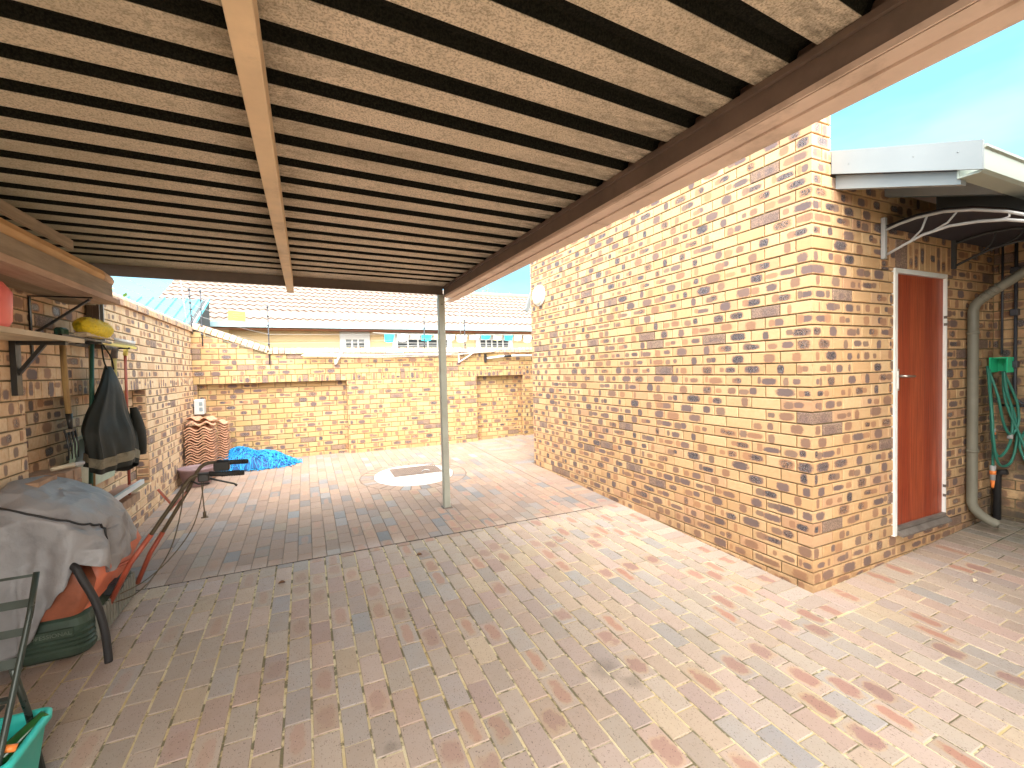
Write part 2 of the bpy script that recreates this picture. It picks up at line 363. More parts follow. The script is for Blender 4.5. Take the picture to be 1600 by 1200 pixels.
M['webshade'] = simple('shaded_beam_web', (.17, .12, .10), .6, 0, .2, 5, .12, (.09, .075, .06))  # same paint as the beam, with the inner web's shade put into the colour
M['purlin'] = simple('painted_purlin', (.72, .54, .35), .6, 0, .12, 5, .12, (.36, .27, .17))
M['darksteel'] = simple('dark_painted_steel', (.12, .085, .065), .55, 0, .2, 7, .1)
M['post'] = simple('grey_post_paint', (.36, .38, .33), .45, 0, .10, 5, .08, (.30, .27, .20))
M['fascia'] = simple('grey_fascia_paint', (.25, .275, .29), .5, 0, .05, 3, .05)
M['gutter'] = simple('gutter_paint', (.36, .40, .35), .4, 0, .06, 4, .05)
M['soffit'] = simple('dark_soffit', (.035, .033, .045), .9, 0, .3, 6, .2)
M['pipe'] = simple('downpipe_paint', (.17, .165, .13), .5, 0, .1, 5, .1, (.22, .21, .17))
M['whitesteel'] = simple('white_frame_paint', (.80, .82, .80), .4, 0, .04, 9, .06, (.70, .66, .58))
M['door'] = door_mat()
M['chrome'] = simple('brushed_metal', (.55, .52, .48), .32, .9, .08, 20, .05)
M['sill'] = simple('weathered_sill', (.15, .13, .115), .7, 0, .3, 14, .3)
M['tile_cream'] = simple('sunlit_roof_tile', (.22, .18, .15), .85, 0, .12, 5, .25, (.15, .115, .095))
M['housewall'] = simple('beige_siding', (.72, .56, .33), .8, 0, .06, 3, .08)
M['white'] = simple('white_paint', (.62, .64, .64), .45, 0, .03, 5, .05)
M['glass'] = NT('window_glass').fin((.06, .07, .08), .08)
M['teal'] = simple('teal_sheet', (.10, .36, .42), .4, 0, .05, 2, .05)
M['grate'] = simple('cast_iron_cover', (.20, .15, .125), .7, .2, .25, 16, .3)
M['concrete'] = simple('painted_concrete', (.62, .61, .58), .8, 0, .06, 7, .3, (.62, .56, .46))
M['blackmetal'] = simple('black_metal', (.02, .02, .02), .4, 0, .3, 20, .1)
M['rubber'] = simple('black_rubber', (.02, .02, .022), .6, 0, .3, 40, .2)
M['orange'] = simple('faded_orange_plastic', (.62, .17, .09), .5, 0, .12, 7, .08, (.48, .13, .075))
M['brown_or'] = simple('brown_orange_plastic', (.26, .075, .035), .5, 0, .2, 12, .15)
M['redtube'] = simple('red_brown_tube', (.35, .075, .04), .45, 0, .2, 14, .1)
M['olivetube'] = simple('worn_dark_tube', (.10, .075, .045), .45, .2, .3, 14, .15)
M['darkgreen'] = simple('dark_green_plastic', (.035, .06, .042), .55, 0, .25, 9, .15)
M['greydeck'] = simple('grey_ribbed_plastic', (.20, .20, .17), .6, 0, .2, 9, .15)
M['chairpaint'] = simple('dark_green_chair_steel', (.035, .048, .042), .35, .2, .2, 9, .05)
M['turq'] = simple('turquoise_plastic', (.04, .60, .54), .35, 0, .04, 4, .03)
M['bottle'] = NT('green_bottle').fin((.02, .12, .03), .12)
M['orangecap'] = simple('orange_cap', (.85, .24, .05), .4, 0, .05, 10, .03)
M['greencloth'] = cloth('dark_oilcloth', (.010, .013, .010), .7)
M['beigeband'] = cloth('dusty_hem', (.22, .19, .13), .85, 20, (.06, .055, .04))
M['yellow'] = simple('yellow_bristle', (.85, .66, .03), .7, 0, .15, 40, .8)
M['yellowp'] = simple('yellow_plastic', (.78, .66, .17), .45, 0, .08, 8, .04)
M['greentool'] = simple('green_tool_paint', (.03, .11, .08), .4, 0, .12, 9, .04)
M['pinkred'] = simple('pink_red_plastic', (.80, .18, .16), .45, 0, .05, 6, .04)
M['woodlight'] = wood_mat('light_shelf_wood', (.55, .46, .32), (.70, .60, .45))
M['woodgrey'] = wood_mat('grey_brown_timber', (.20, .15, .10), (.34, .27, .19))
M['woodpink'] = wood_mat('pinkish_timber', (.36, .23, .16), (.52, .36, .26))
M['woodor'] = wood_mat('orange_timber', (.50, .29, .12), (.62, .40, .20))
M['woodend'] = simple('sawn_timber_end', (.68, .50, .36), .8, 0, .1, 20, .2)
M['woodhandle'] = wood_mat('worn_handle_wood', (.22, .13, .06), (.42, .28, .10), (20, 20, 2))
M['woodyel'] = wood_mat('yellow_handle_wood', (.52, .38, .10), (.66, .52, .20), (20, 20, 2))
M['pane'] = simple('pale_green_glass', (.45, .60, .47), .15, 0, .18, 5, .02)
M['salmon'] = simple('salmon_board', (.62, .28, .20), .6, 0, .08, 8, .1)
M['pot'] = simple('mauve_plastic_pot', (.24, .16, .17), .55, 0, .1, 8, .08)
M['claytile'] = simple('clay_roof_tile', (.60, .34, .22), .85, 0, .14, 14, .3, (.48, .27, .18))
M['net'] = simple('blue_net', (.02, .36, .85), .5, 0, .3, 30, .1)
M['net2'] = simple('dark_blue_net', (.008, .09, .30), .6, 0, .3, 30, .1)
M['galv'] = simple('galvanised_steel', (.42, .44, .46), .45, .6, .1, 20, .06)
M['insul'] = simple('black_insulator', (.05, .055, .07), .5, 0, .2, 20, .05)
M['signyel'] = simple('yellow_sign', (.92, .85, .05), .5, 0, .03, 9, .03)
M['bluebox'] = simple('blue_clip', (.20, .40, .65), .5, 0, .05, 9, .03)
M['fl_cyan'] = simple('cyan_flag', (.03, .55, .66), .8, 0, .06, 9, .1)
M['fl_yel'] = simple('pale_yellow_flag', (.80, .74, .30), .8, 0, .06, 9, .1)
M['fl_white'] = simple('white_flag', (.82, .80, .78), .8, 0, .04, 9, .1)
M['hose'] = simple('green_hose', (.03, .20, .15), .45, 0, .12, 12, .05)
M['hanger'] = simple('bright_green_plastic', (.03, .62, .32), .4, 0, .05, 6, .03)
M['greydark'] = simple('weathered_grey_board', (.06, .065, .07), .8, 0, .25, 6, .3)
M['grey'] = simple('grey_plastic', (.40, .40, .40), .5, 0, .06, 10, .04)
M['leaf'] = simple('green_leaf', (.14, .28, .05), .6, 0, .3, 3, .1)
M['dryleaf'] = simple('dry_leaf', (.16, .08, .04), .8, 0, .3, 30, .2)
M['bark'] = simple('bark', (.15, .11, .07), .9, 0, .2, 10, .4)
M['lamp'] = simple('opal_lamp_cover', (.72, .80, .72), .3, 0, .08, 12, .03, (.50, .62, .56))
M['winbox'] = simple('grey_box_window', (.25, .32, .36), .3, 0, .05, 9, .02)
def cover_mat():
    t = NT('silver_grey_tarpaulin'); pos = t.pos(); n = t.noise(pos, 2.5, 4, .5); n2 = t.noise(pos, 9, 4, .6); w = t.noise(t.map(pos, (1, 1, .25)), 14, 3, .5)
    c = t.mix(t.mr(n, .35, .7), (.235, .235, .245), (.33, .33, .345)); c = t.mix(t.mr(n2, .55, .72, 0, .35), c, (.14, .14, .155))
    t.bump(t.math('ADD', t.math('ABSOLUTE', t.math('SUBTRACT', n2, .5)), t.math('MULTIPLY', w, .6)), .35, .03); return t.fin(c, .52, 0.)
M['cover'] = cover_mat()

# ------------------------------------------------------------------ brickwork
def ground_z(x, y): return .0346 * (y - 1.91) + .045 * max(0., min(x, 5.8) - 3.3) * max(0., min(1., (x - 3.11) / .4))
def brick(mb, O, U, V, N, u0, u1, v0, v1, dep=.0145, ch=.0028, cL=True, cR=True, seed=None, vert=False, out=0.):
    """one brick face standing proud of the mortar; U,V in the wall plane, N outward"""
    seed = seed or (random.random(), random.random(), random.random())
    j = [random.uniform(-.0008, .0008) for _ in range(4)]
    u0 += j[0] * cL; u1 += j[1] * cR; v0 += j[2]; v1 += j[3]
    n0 = random.uniform(-.0012, .0012) * (cL and cR) + out
    cu, cv = (u0 + u1) / 2, (v0 + v1) / 2
    a0, a1 = (ch if cL else 0), (ch if cR else 0)
    pts = [(u0, v0, -dep), (u1, v0, -dep), (u1, v1, -dep), (u0, v1, -dep),
           (u0, v0, n0 - ch), (u1, v0, n0 - ch), (u1, v1, n0 - ch), (u0, v1, n0 - ch),
           (u0 + a0, v0 + ch, n0), (u1 - a1, v0 + ch, n0), (u1 - a1, v1 - ch, n0), (u0 + a0, v1 - ch, n0)]
    if not cL: pts[4] = (u0, v0, n0 - ch); 
    vs = [O + U * a + V * b + N * c for a, b, c in pts]
    L = [((b - cv), (a - cu), c) if vert else ((a - cu), (b - cv), c) for a, b, c in pts]
    half = ((v1 - v0) if vert else (u1 - u0)) / 2
    fs = []
    for k in range(4):
        k2 = (k + 1) % 4; fs += [(k, k2, 4 + k2, 4 + k), (4 + k, 4 + k2, 8 + k2, 8 + k)]
    fs.append((8, 9, 10, 11))
    mb.add(vs, fs, 0, (*seed, max(.03, half)), L)
def subtract(r, holes):
    out = [r]
    for h in holes:
        nx = []
        for (a, b, c, d) in out:
            if h[0] >= b or h[1] <= a or h[2] >= d or h[3] <= c: nx.append((a, b, c, d)); continue
            if h[2] > c + .02: nx.append((a, b, c, h[2]))
            if h[3] < d - .02: nx.append((a, b, h[3], d))
            c2, d2 = max(c, h[2]), min(d, h[3])
            if h[0] > a + .02: nx.append((a, h[0], c2, d2))
            if h[1] < b - .02: nx.append((h[1], b, c2, d2))
        out = nx
    return out
CH = .085
def courses(mb, O, U, V, N, uend, v0, nrow, first=0, holes=(), parity=0, offset=None, quoinL=False, quoinR=None, seedsL=None, ustart=0.0, vtop=None):
    for k in range(nrow):
        a = v0 + k * CH + .005; b = v0 + (k + 1) * CH - .005
        if vtop: b = min(b, vtop)
        st = (k + parity) % 2
        u = ustart; i = 0
        first_len = (.222 if st == 0 else .106) if quoinL else (.222 if st == 0 else .106)
        while u < uend - .01:
            ln = first_len if i == 0 else .222
            u1 = min(u + ln, uend)
            if u1 - u > .025:
                for (p, q, c, d) in subtract((u, u1, a, b), holes):
                    lc = not (quoinL and i == 0 and abs(p - ustart) < 1e-6)
                    sd = seedsL.get(k) if (seedsL is not None and i == 0) else None
                    brick(mb, O, U, V, N, p, q, c, d, cL=lc, seed=sd)
            u = u1 + .010; i += 1
X1, Y1, YE, YB, XL = 3.111, 1.91, 6.036, 8.134, -1.544
Z0 = .050
VX, VY, VZ = Vector((1, 0, 0)), Vector((0, 1, 0)), Vector((0, 0, 1))

# ---- house wing on the right
house = empty('brick_house', (X1, Y1, 0), 'mottled buff brick house wing on the right with a red side door', 'house')
mb = MB()
seeds = {k: (random.random(), random.random(), random.random()) for k in range(60)}
NR = 46
# flank wall (faces -X): U runs +Y from the corner
courses(mb, Vector((X1, Y1, 0)), VY, VZ, -VX, YE - Y1, Z0 - 2 * CH, NR + 2, quoinL=True, seedsL=seeds, parity=0)
# door wall (faces -Y): U runs +X; first 12 mm are the flank bricks' own ends
dh = [(4.098 - X1, 4.8925 - X1, .205, 2.285), (4.04 - X1, 4.965 - X1, 2.285, 2.515)]
mask_roof = []
def door_wall():
    O = Vector((X1, Y1, 0))
    for k in range(NR + 2):
        a = Z0 - 2 * CH + k * CH + .005; b = a + CH - .010
        hi = a > 2.80
        uend = .209 if hi else 2.64
        st = (k + 1) % 2; u = 0.0150; i = 0
        while u < uend - .01:
            ln = ((.222 if st == 0 else .106) - .0150) if i == 0 else .222
            u1 = min(u + ln, uend)
            if u1 - u > .02:
                for (p, q, c, d) in subtract((u, u1, a, b), dh):
                    brick(mb, O, VX, VZ, -VY, p, q, c, d, cL=not (i == 0), seed=seeds[k] if i == 0 else None)
            u = u1 + .010; i += 1
    x = 4.05
    while x < 4.94:
        brick(mb, Vector((0, Y1, 0)), VX, VZ, -VY, x, x + .0745, 2.292, 2.508, vert=True); x += .0845
door_wall()
# hose wall (faces -X) at the right
courses(mb, Vector((5.752, -1.6, 0)), VY, VZ, -VX, Y1 + 1.6 - .002, Z0 - 2 * CH, 34, parity=1)
# mortar cores behind the brick faces
mb.box((X1 + .012, Y1 + .012, -.3), (X1 + .212, YE - .002, 3.96), 1)
mb.box((X1 + .213, Y1 + .012, -.3), (4.098, Y1 + .21, 2.75), 1)
mb.box((4.0985, Y1 + .013, -.3), (4.8925, Y1 + .21, .205), 1)
mb.box((4.0985, Y1 + .013, 2.285), (4.8925, Y1 + .209, 2.75), 1)
mb.box((4.89255, Y1 + .012, -.3), (5.95, Y1 + .21, 2.75), 1)
mb.box((5.764, -1.6, -.3), (5.95, Y1 + .008, 2.72), 1)
mb.build('wall', [M['brickA'], M['mortar']], house, attrs=True, recalc=False)
# plain rest of the house behind
mb = MB(); mb.box((X1 + .214, YE - .2, -.3), (9.5, YE, 2.75)); mb.box((9.3, Y1 + .22, -.3), (9.5, YE - .21, 2.75)); mb.box((5.96, Y1 + .01, -.3), (9.5, Y1 + .21, 2.75))
mb.build('rear_wall', M['brown_or'] if False else M['housewall'], house)
# roof slab over the door side: slopes down towards -Y
SL = (3.024 - 2.749) / (1.911 - 1.151)
def rz(y): return 2.749 + SL * (y - 1.151)
mb = MB()
mb.prism([(1.24, rz(1.24) - .025), (1.24, rz(1.24) + .005), (4.2, rz(4.2)), (YE - .05, rz(4.2) - .6), (YE - .05, rz(4.2) - .63), (4.2, rz(4.2) - .03)], 0, 3.345, 9.8)
rf = mb.build('roof', M['claytile'], house)
mb = MB(); mb.prism([(1.27, rz(1.27) - .055), (1.27, rz(1.27) - .035), (1.9, rz(1.9) - .035), (1.9, rz(1.9) - .055)], 0, 3.35, 9.7)
mb.build('soffit', M['soffit'], house)
mb = MB(); mb.prism([(1.151, rz(1.151) - .157), (1.151, rz(1.151)), (Y1 - .002, rz(Y1)), (Y1 - .002, rz(Y1) - .155)], 0, 3.322, 3.344)
for py, pz in ((1.8, -.09), (1.45, -.07), (1.25, -.06)):
    mb.lathe([(.004, 0), (.003, .002)], (3.3195, py, rz(py) + pz), 8, 0, 'x')
mb.build('barge_board', M['fascia'], house)
for X, ya, d0, d1, mt in ((3.40, 1.255, .157, .25, 'fascia'), (4.00, 1.285, .06, .22, 'fascia'), (4.75, 1.285, .06, .22, 'fascia'), (5.5, 1.285, .06, .22, 'fascia')):
    mb = MB(); mb.prism([(ya, rz(ya) - d1 + .02), (ya, rz(ya) - d0), (Y1 - .002, rz(Y1) - d0), (Y1 - .002, rz(Y1) - d1)], 0, X - .03, X + .03)
    mb.build('rafter', M[mt], house)
mb = MB()   # gutter along the eave
prof = [(y + .112, z) for y, z in [(1.150, 2.735), (1.150, 2.585), (1.055, 2.585), (1.040, 2.60), (1.040, 2.705), (1.030, 2.715), (1.030, 2.728), (1.046, 2.728), (1.050, 2.60), (1.140, 2.595), (1.140, 2.735)]]
mb.prism(prof, 0, 3.3455, 5.95)
for x in (4.1, 4.9): mb.prism([(y - .004 if y < 1.2 else y, z) for y, z in prof[1:6]], 0, x, x + .02)
mb.build('gutter', M['gutter'], house)
# downpipe
mb = MB(); PX, PY = 5.235, 1.862
pts = [(PX + .14, 1.12, 2.60), (PX + .06, 1.25, 2.50), (PX, 1.78, 2.11), (PX, 1.815, 2.08), (PX, 1.85, 2.04), (PX, PY, 1.99), (PX, PY, 1.5), (PX, PY, .9), (PX, PY, .33), (PX + .005, 1.85, .28), (PX + .02, 1.82, .235), (PX + .045, 1.77, .19), (PX + .065, 1.725, .165)]
mb.tube(pts, .037, 16, caps=False)
mb.tube([pts[-1], (PX + .0655, 1.7245, .165)], [.034, .034], 16)
for z in (1.80, .78): mb.tube([(PX, PY, z - .012), (PX, PY, z + .012)], .042, 16)
for t_ in (0, .03, .06, .09): mb.tube([(PX, 1.80 - t_, 2.094 + t_ * .74), (PX, 1.79 - t_, 2.101 + t_ * .74)], .0405, 16)
mb.build('downpipe', M['pipe'], house)
mb = MB()   # thin conduits in the corner
mb.tube([(5.73, 1.845, 2.6), (5.73, 1.845, 1.62)], .009, 8)
mb.tube([(5.73, 1.76, 2.6), (5.73, 1.76, 1.22), (5.71, 1.70, 1.17)], .012, 8)
mb.tube([(5.73, 1.76, 2.36), (5.73, 1.6, 2.38)], .008, 8); mb.tube([(5.73, 1.86, 1.15), (5.73, 1.5, 1.15)], .010, 8)
for z in (2.35, 1.98, 1.52): mb.box((5.69, 1.735, z - .03), (5.748, 1.79, z + .03), ch=.008)
mb.build('conduit', M['insul'], house)
mb = MB(); mb.tube([(5.70, 1.855, .05), (5.70, 1.855, .50), (5.69, 1.835, .545), (5.685, 1.79, .555)], .026, 12); mb.build('waste_pipe', M['rubber'], house)
# eave of the same house past the far end of the flank wall
mb = MB(); mb.prism([(3.45, 2.60), (3.66, 3.15), (4.2, 3.15), (4.2, 2.60), (3.62, 2.80), (3.50, 2.56)], 1, 6.9, 6.95)
mb.prism([(3.62, 3.10), (3.66, 3.17), (9.5, 3.17), (9.5, 2.95), (4.0, 2.95)], 1, YE, 6.9)
mb.build('rear_eave', M['fascia'], house)
# unseen roof slab, added to shade the near right side (above and behind the camera's right shoulder)
mb = MB(); mb.box((1.75, -4.2, 2.92), (9.5, .60, 3.02)); mb.box((1.75, .601, 2.86), (9.5, .63, 3.06)); mb.build('added_shade_roof', M['fascia'], house)
mb = MB(); mb.box((1.75, -3.2, -.3), (5.749, -3.0, 2.919)); mb.box((5.7495, -3.2, -.3), (9.4, -1.61, 2.919)); mb.build('added_shade_wall', M['shadewall'], house)  # unseen walls added to keep low sky light off the right side
# door
door = MB(); door.box((4.135, Y1 + .012, .265), (4.873, Y1 + .050, 2.248)); door = door.build('door', M['door'], house); tag(door, 'red varnished boarded door with a lever handle')
mb = MB()
mb.box((4.098, Y1 - .012, .215), (4.134, Y1 + .09, 2.2845)); mb.box((4.8745, Y1 - .010, .245), (4.891, Y1 + .09, 2.2845)); mb.box((4.1345, Y1 - .012, 2.250), (4.8735, Y1 + .09, 2.2845))
mb.box((4.136, Y1 - .0145, 1.36), (4.1425, Y1 + .012, 1.50))
mb.build('door_frame', M['whitesteel'], house)
for z in (.42, .50, 1.92, 1.86): mb = MB(); mb.box((4.868, Y1 - .014, z), (4.88, Y1 + .004, z + .022)); mb.build('hinge', M['sill'], door)
mb = MB(); mb.box((4.150, Y1 - .003, 1.345), (4.182, Y1 + .011, 1.515), ch=.003); mb.tube([(4.166, Y1 - .002, 1.458), (4.166, Y1 - .05, 1.458), (4.18, Y1 - .057, 1.458), (4.285, Y1 - .055, 1.454)], [.010, .009, .010, .0075], 10)
mb.build('handle', M['chrome'], door)
mb = MB(); mb.prism([(Y1 + .0, .262), (Y1 + .0, .225), (Y1 - .048, .212), (Y1 - .050, .226), (Y1 - .02, .254)], 0, 4.137, 4.8925)
mb.box((4.137, Y1 - .02, .262), (4.873, Y1 + .010, .285)); mb.build('door_sill', M['sill'], house)

# ------------------------------------------------------------------ boundary walls
def rowlock(mb, O, U, V, N, ua, ub, v0, v1, holes=(), out=0.0):
    u = ua
    while u < ub - .02:
        u1 = min(u + .0735, ub)
        if u1 - u > .03:
            for (p, q, c, d) in subtract((u, u1, v0 + .004, v1 - .005), holes): brick(mb, O, U, V, N, p, q, c, d, vert=True, out=out)
        u += .0835
YC = .194   # first bed joint of the boundary walls
SB = YC + 15 * CH; ST = SB + .118    # soldier band
def coping(mb, P, D, L, w0, w1, side, zo):
    """bull-nosed coping bricks; P start, D direction (may slope), side = horizontal unit across the wall"""
    D = Vector(D).normalized(); up = side.cross(D); up = up if up.z > 0 else -up
    u = 0
    while u < L - .02:
        ln = min(.0735, L - u); sd = (random.random(), random.random(), random.random())
        prof = [(w0, 0), (w0, .055), (w0 + .035, .098), (w1 - .035, .098), (w1, .055), (w1, 0)]
        j = random.uniform(-.002, .002)
        a = Vector(P) + D * u; b = a + D * ln
        vs = [a + side * p + up * (q + j) for p, q in prof] + [b + side * p + up * (q + j) for p, q in prof]
        n = 6; loc = [((q - .05), (-.036 if i < 6 else .036), 0) for i, (p, q) in enumerate(prof + prof)]
        mb.add(vs, [tuple(range(n))[::-1], tuple(range(n, 2 * n))] + [(i, (i + 1) % n, n + (i + 1) % n, n + i) for i in range(n)], 0, (*sd, .05), loc)
        u += .0835
# back wall
bw = MB(); O = Vector((XL, YB, 0)); XR = 5.2; BL = XR - XL
n1 = (-1.50 - XL, .633 - XL); n2 = (2.985 - XL, 3.98 - XL)
hl = [(n1[0], n1[1], -1, SB), (n2[0], n2[1], -1, SB)]
courses(bw, O, VX, VZ, -VY, BL, YC - 3 * CH, 18, holes=hl, parity=1)
rowlock(bw, O, VX, VZ, -VY, 0, BL, SB, ST)
courses(bw, O, VX, VZ, -VY, BL, ST, 4, parity=0)
ztop = ST + 4 * CH
# raised end at the left with a sloping coping
xs = 1.02; 
for k in range(5):
    a = ztop + k * CH + .005; b = a + CH - .01
    ue = xs * (1 - (k + 1) * CH / .40); u = 0; i = 0
    while u < ue:
        u1 = min(u + (.222 if (k % 2 or i) else .106), ue + .03)
        if u1 - u > .03: brick(bw, O, VX, VZ, -VY, u, u1, a, b)
        u = u1 + .01; i += 1
ND = .115
for (a, b) in (n1, n2):    # recessed panels
    courses(bw, O + VY * ND, VX, VZ, -VY, b, YC - 3 * CH, 18, parity=0, ustart=a)
    bw.box((XL + a - .010, YB + ND + .0107, -.2), (XL + b + .010, YB + .219, SB - .0005), 1)
segs = [(0, n1[0]), (n1[1], n2[0]), (n2[1], BL)]
for (a, b) in segs:
    if b - a < .02: continue
    bw.box((XL + a + (.0105 if a > .1 else .001), YB + .0105, -.2), (XL + b - (.0105 if b < BL - .1 else .001), YB + .22, SB), 1)
    if a > .1:   # reveal facing the recess on its left
        courses(bw, Vector((XL + a, YB, 0)), VY, VZ, -VX, ND, YC - 3 * CH, 18, ustart=.012)
    courses(bw, Vector((XL + b, YB + ND, 0)), -VY, VZ, VX, ND - .012, YC - 3 * CH, 18) if b < BL - .1 else None
bw.box((XL, YB + .0105, SB + .0005), (XR, YB + .219, ztop), 1)
bw.prism([(XL, ztop + .0005), (XL + xs, ztop + .0005), (XL, ztop + .375)], 1, YB + .010, YB + .218, 1)
backwall = empty('boundary_wall', (1.8, YB, 0), 'yellow face brick boundary wall across the back with two recessed panels', 'wall')
bw.build('brickwork', [M['brickB'], M['mortar']], backwall, attrs=True, recalc=False)
cp = MB()
coping(cp, (XL + xs - .02, YB, ztop), (1, 0, 0), XR - XL - xs, -.03, .25, VY, 0)
coping(cp, (XL + .02, YB, ztop + .385), (xs, 0, -.385), math.hypot(xs, .385) - .03, -.03, .25, VY, 0)
cp.build('coping', [M['coping']], backwall, attrs=True, recalc=True)
# left wall, U runs +Y
YS = -2.2; LL = YB - YS
lw = MB(); O = Vector((XL, YB, 0)); 
nA, nB = YB - 5.95, YB - 3.68      # recess, measured from the back corner towards the camera
SILL = .475
def uu(y): return YB - y
hl = [(nA, nB, SILL, SB)]
courses(lw, O, -VY, VZ, VX, LL, YC - 3 * CH, 18, holes=hl + [(0, LL, SILL - .118, SILL)], parity=0)
rowlock(lw, O, -VY, VZ, VX, 0, LL, SILL - .115, SILL)
rowlock(lw, O, -VY, VZ, VX, 0, LL, SB, ST)
courses(lw, O, -VY, VZ, VX, LL, ST, 8, parity=1)
ltop = ST + 8 * CH
courses(lw, O - VX * .12, -VY, VZ, VX, nB, SILL - .03, 13, parity=1, ustart=nA, vtop=SB)
lw.box((XL - .25, YS, -.2), (XL - .0105, YB + .2, SILL - .004), 1)
lw.box((XL - .25, YB - nA + .0105, SILL - .0035), (XL - .011, YB + .2, SB), 1); lw.box((XL - .25, YS, SILL - .0035), (XL - .011, YB - nB - .0105, SB), 1)
lw.box((XL - .249, YB - nB - .0100, SILL - .0035), (XL - .131, YB - nA + .0100, SB - .0005), 1)
lw.box((XL - .25, YS, SB + .0005), (XL - .0105, YB + .2, ltop), 1)
# reveals of the recess
for (y, Nn, lim) in ((5.95, -VY, 0), (3.68, VY, 0)):
    for k in range(12):
        a = YC + 3 * CH + k * CH + .005 + .02; b = a + CH - .01
        if a > SILL - .01 and b < SB + .02:
            brick(lw, Vector((XL - .118, y, 0)), VX, VZ, Nn, 0, .106, a, min(b, SB - .003), cR=True)
leftwall = empty('boundary_wall', (XL, 4, 0), 'long face brick boundary wall on the left with a deep tool recess', 'wall')
lw.build('brickwork', [M['brickL'], M['mortar']], leftwall, attrs=True, recalc=False)
cp = MB(); coping(cp, (XL, YS, ltop), (0, 1, 0), YB - YS + .18, -.25, .03, VX, 0); cp.build('coping', [M['coping']], leftwall, attrs=True)

# ------------------------------------------------------------------ paving
pm = MB(); CX, CY, RI, RO = 1.325, 6.235, .535, .725
def paver(poly, vert=False, ch=.0035, zoff=0):
    n = len(poly); cx = sum(p[0] for p in poly) / n; cy = sum(p[1] for p in poly) / n
    sd = (random.random(), random.random(), random.random()); t = (random.uniform(-.006, .006), random.uniform(-.006, .006)); j = random.uniform(-.0013, .0013) + zoff
    def z(x, y): return ground_z(x, y) + j + t[0] * (x - cx) + t[1] * (y - cy)
    ins = []
    for (x, y) in poly:
        d = math.hypot(x - cx, y - cy) or 1; k = ch * 1.3 / d; ins.append((x + (cx - x) * k, y + (cy - y) * k))
    vs = [(x, y, z(x, y) - .014) for x, y in poly] + [(x, y, z(x, y) - ch) for x, y in poly] + [(x, y, z(x, y)) for x, y in ins]
    loc = [((y - cy), (x - cx), 0) if vert else ((x - cx), (y - cy), 0) for x, y in list(poly) + list(poly) + ins]
    fs = []
    for i in range(n):
        i2 = (i + 1) % n; fs += [(i, i2, n + i2, n + i), (n + i, n + i2, 2 * n + i2, 2 * n + i)]
    fs.append(tuple(range(2 * n, 3 * n))); pm.add(vs, fs, 0, (*sd, .1), loc)
def clip(poly, nx, ny, c):
    out = []
    for i in range(len(poly)):
        a, b = poly[i], poly[(i + 1) % len(poly)]
        da, db = a[0] * nx + a[1] * ny - c, b[0] * nx + b[1] * ny - c
        if da >= 0: out.append(a)
        if (da >= 0) != (db >= 0):
            t = da / (da - db); out.append((a[0] + (b[0] - a[0]) * t, a[1] + (b[1] - a[1]) * t))
    return out
def area(p): return abs(sum(p[i][0] * p[(i + 1) % len(p)][1] - p[(i + 1) % len(p)][0] * p[i][1] for i in range(len(p)))) / 2
def place(x0, x1, y0, y1, lim=None):
    jx = random.uniform(-.0015, .0015); jy = random.uniform(-.002, .002)
    poly = [(x0 + jx, y0 + jy), (x1 + jx, y0 + jy), (x1 + jx, y1 + jy), (x0 + jx, y1 + jy)]
    cx, cy = (x0 + x1) / 2, (y0 + y1) / 2; d = math.hypot(cx - CX, cy - CY)
    if d < RO + .2:
        if d < .45: return
        nx, ny = (cx - CX) / d, (cy - CY) / d
        poly = clip(poly, nx, ny, nx * CX + ny * CY + RO)
    if len(poly) >= 3 and area(poly) > .0008: paver(poly)
def field(xa, xb, ya, yb, pitch, gx, gy, L=.222, ph=0):
    x = xa; c = 0
    while x < xb - .03:
        w = min(pitch, xb - x)
        y = ya; first = True; o = (c % 2) * .5 + random.uniform(-.03, .03)
        while y < yb - .02:
            ln = (L * (o % 1.0 if (o % 1.0) > .12 else 1) if first else L); first = False
            y1 = min(y + ln, yb)
            if yb - y1 < .05: y1 = yb
            place(x + gx / 2, x + w - gx / 2, y + gy / 2, y1 - gy / 2); y = y1
        x += pitch; c += 1
SEAM = 4.0; BX = X1 - .235
field(XL, BX - .005, -1.2, SEAM - .006, .1165, .0105, .006, .228)
field(XL, BX - .118, SEAM + .010, YB + ND, .110, .004, .004, .222)
y = Y1 - .235                     # header course and edge row along the flank wall
while y < YB + ND:
    h = .1115
    place(BX + .002, X1 - .004 if y < YE else X1 + .2, y + .003, y + h - .002); y += h
y = SEAM + .01
while y < YB + ND: place(BX - .114, BX - .004, y + .003, y + .222); y += .226
# right-hand area in front of the door wall
x = BX + .004
field(X1 + .205, 5.75, YE + .0, YB + ND, .110, .004, .004)
while x < 5.75:
    if x > X1 - .01 or True:
        if x > BX + .23: place(x + .003, x + .110, Y1 - .240, Y1 - .004)
    x += .1135
field(BX + .0, 5.76, -1.2, Y1 - .245, .1165, .0075, .006, .228)
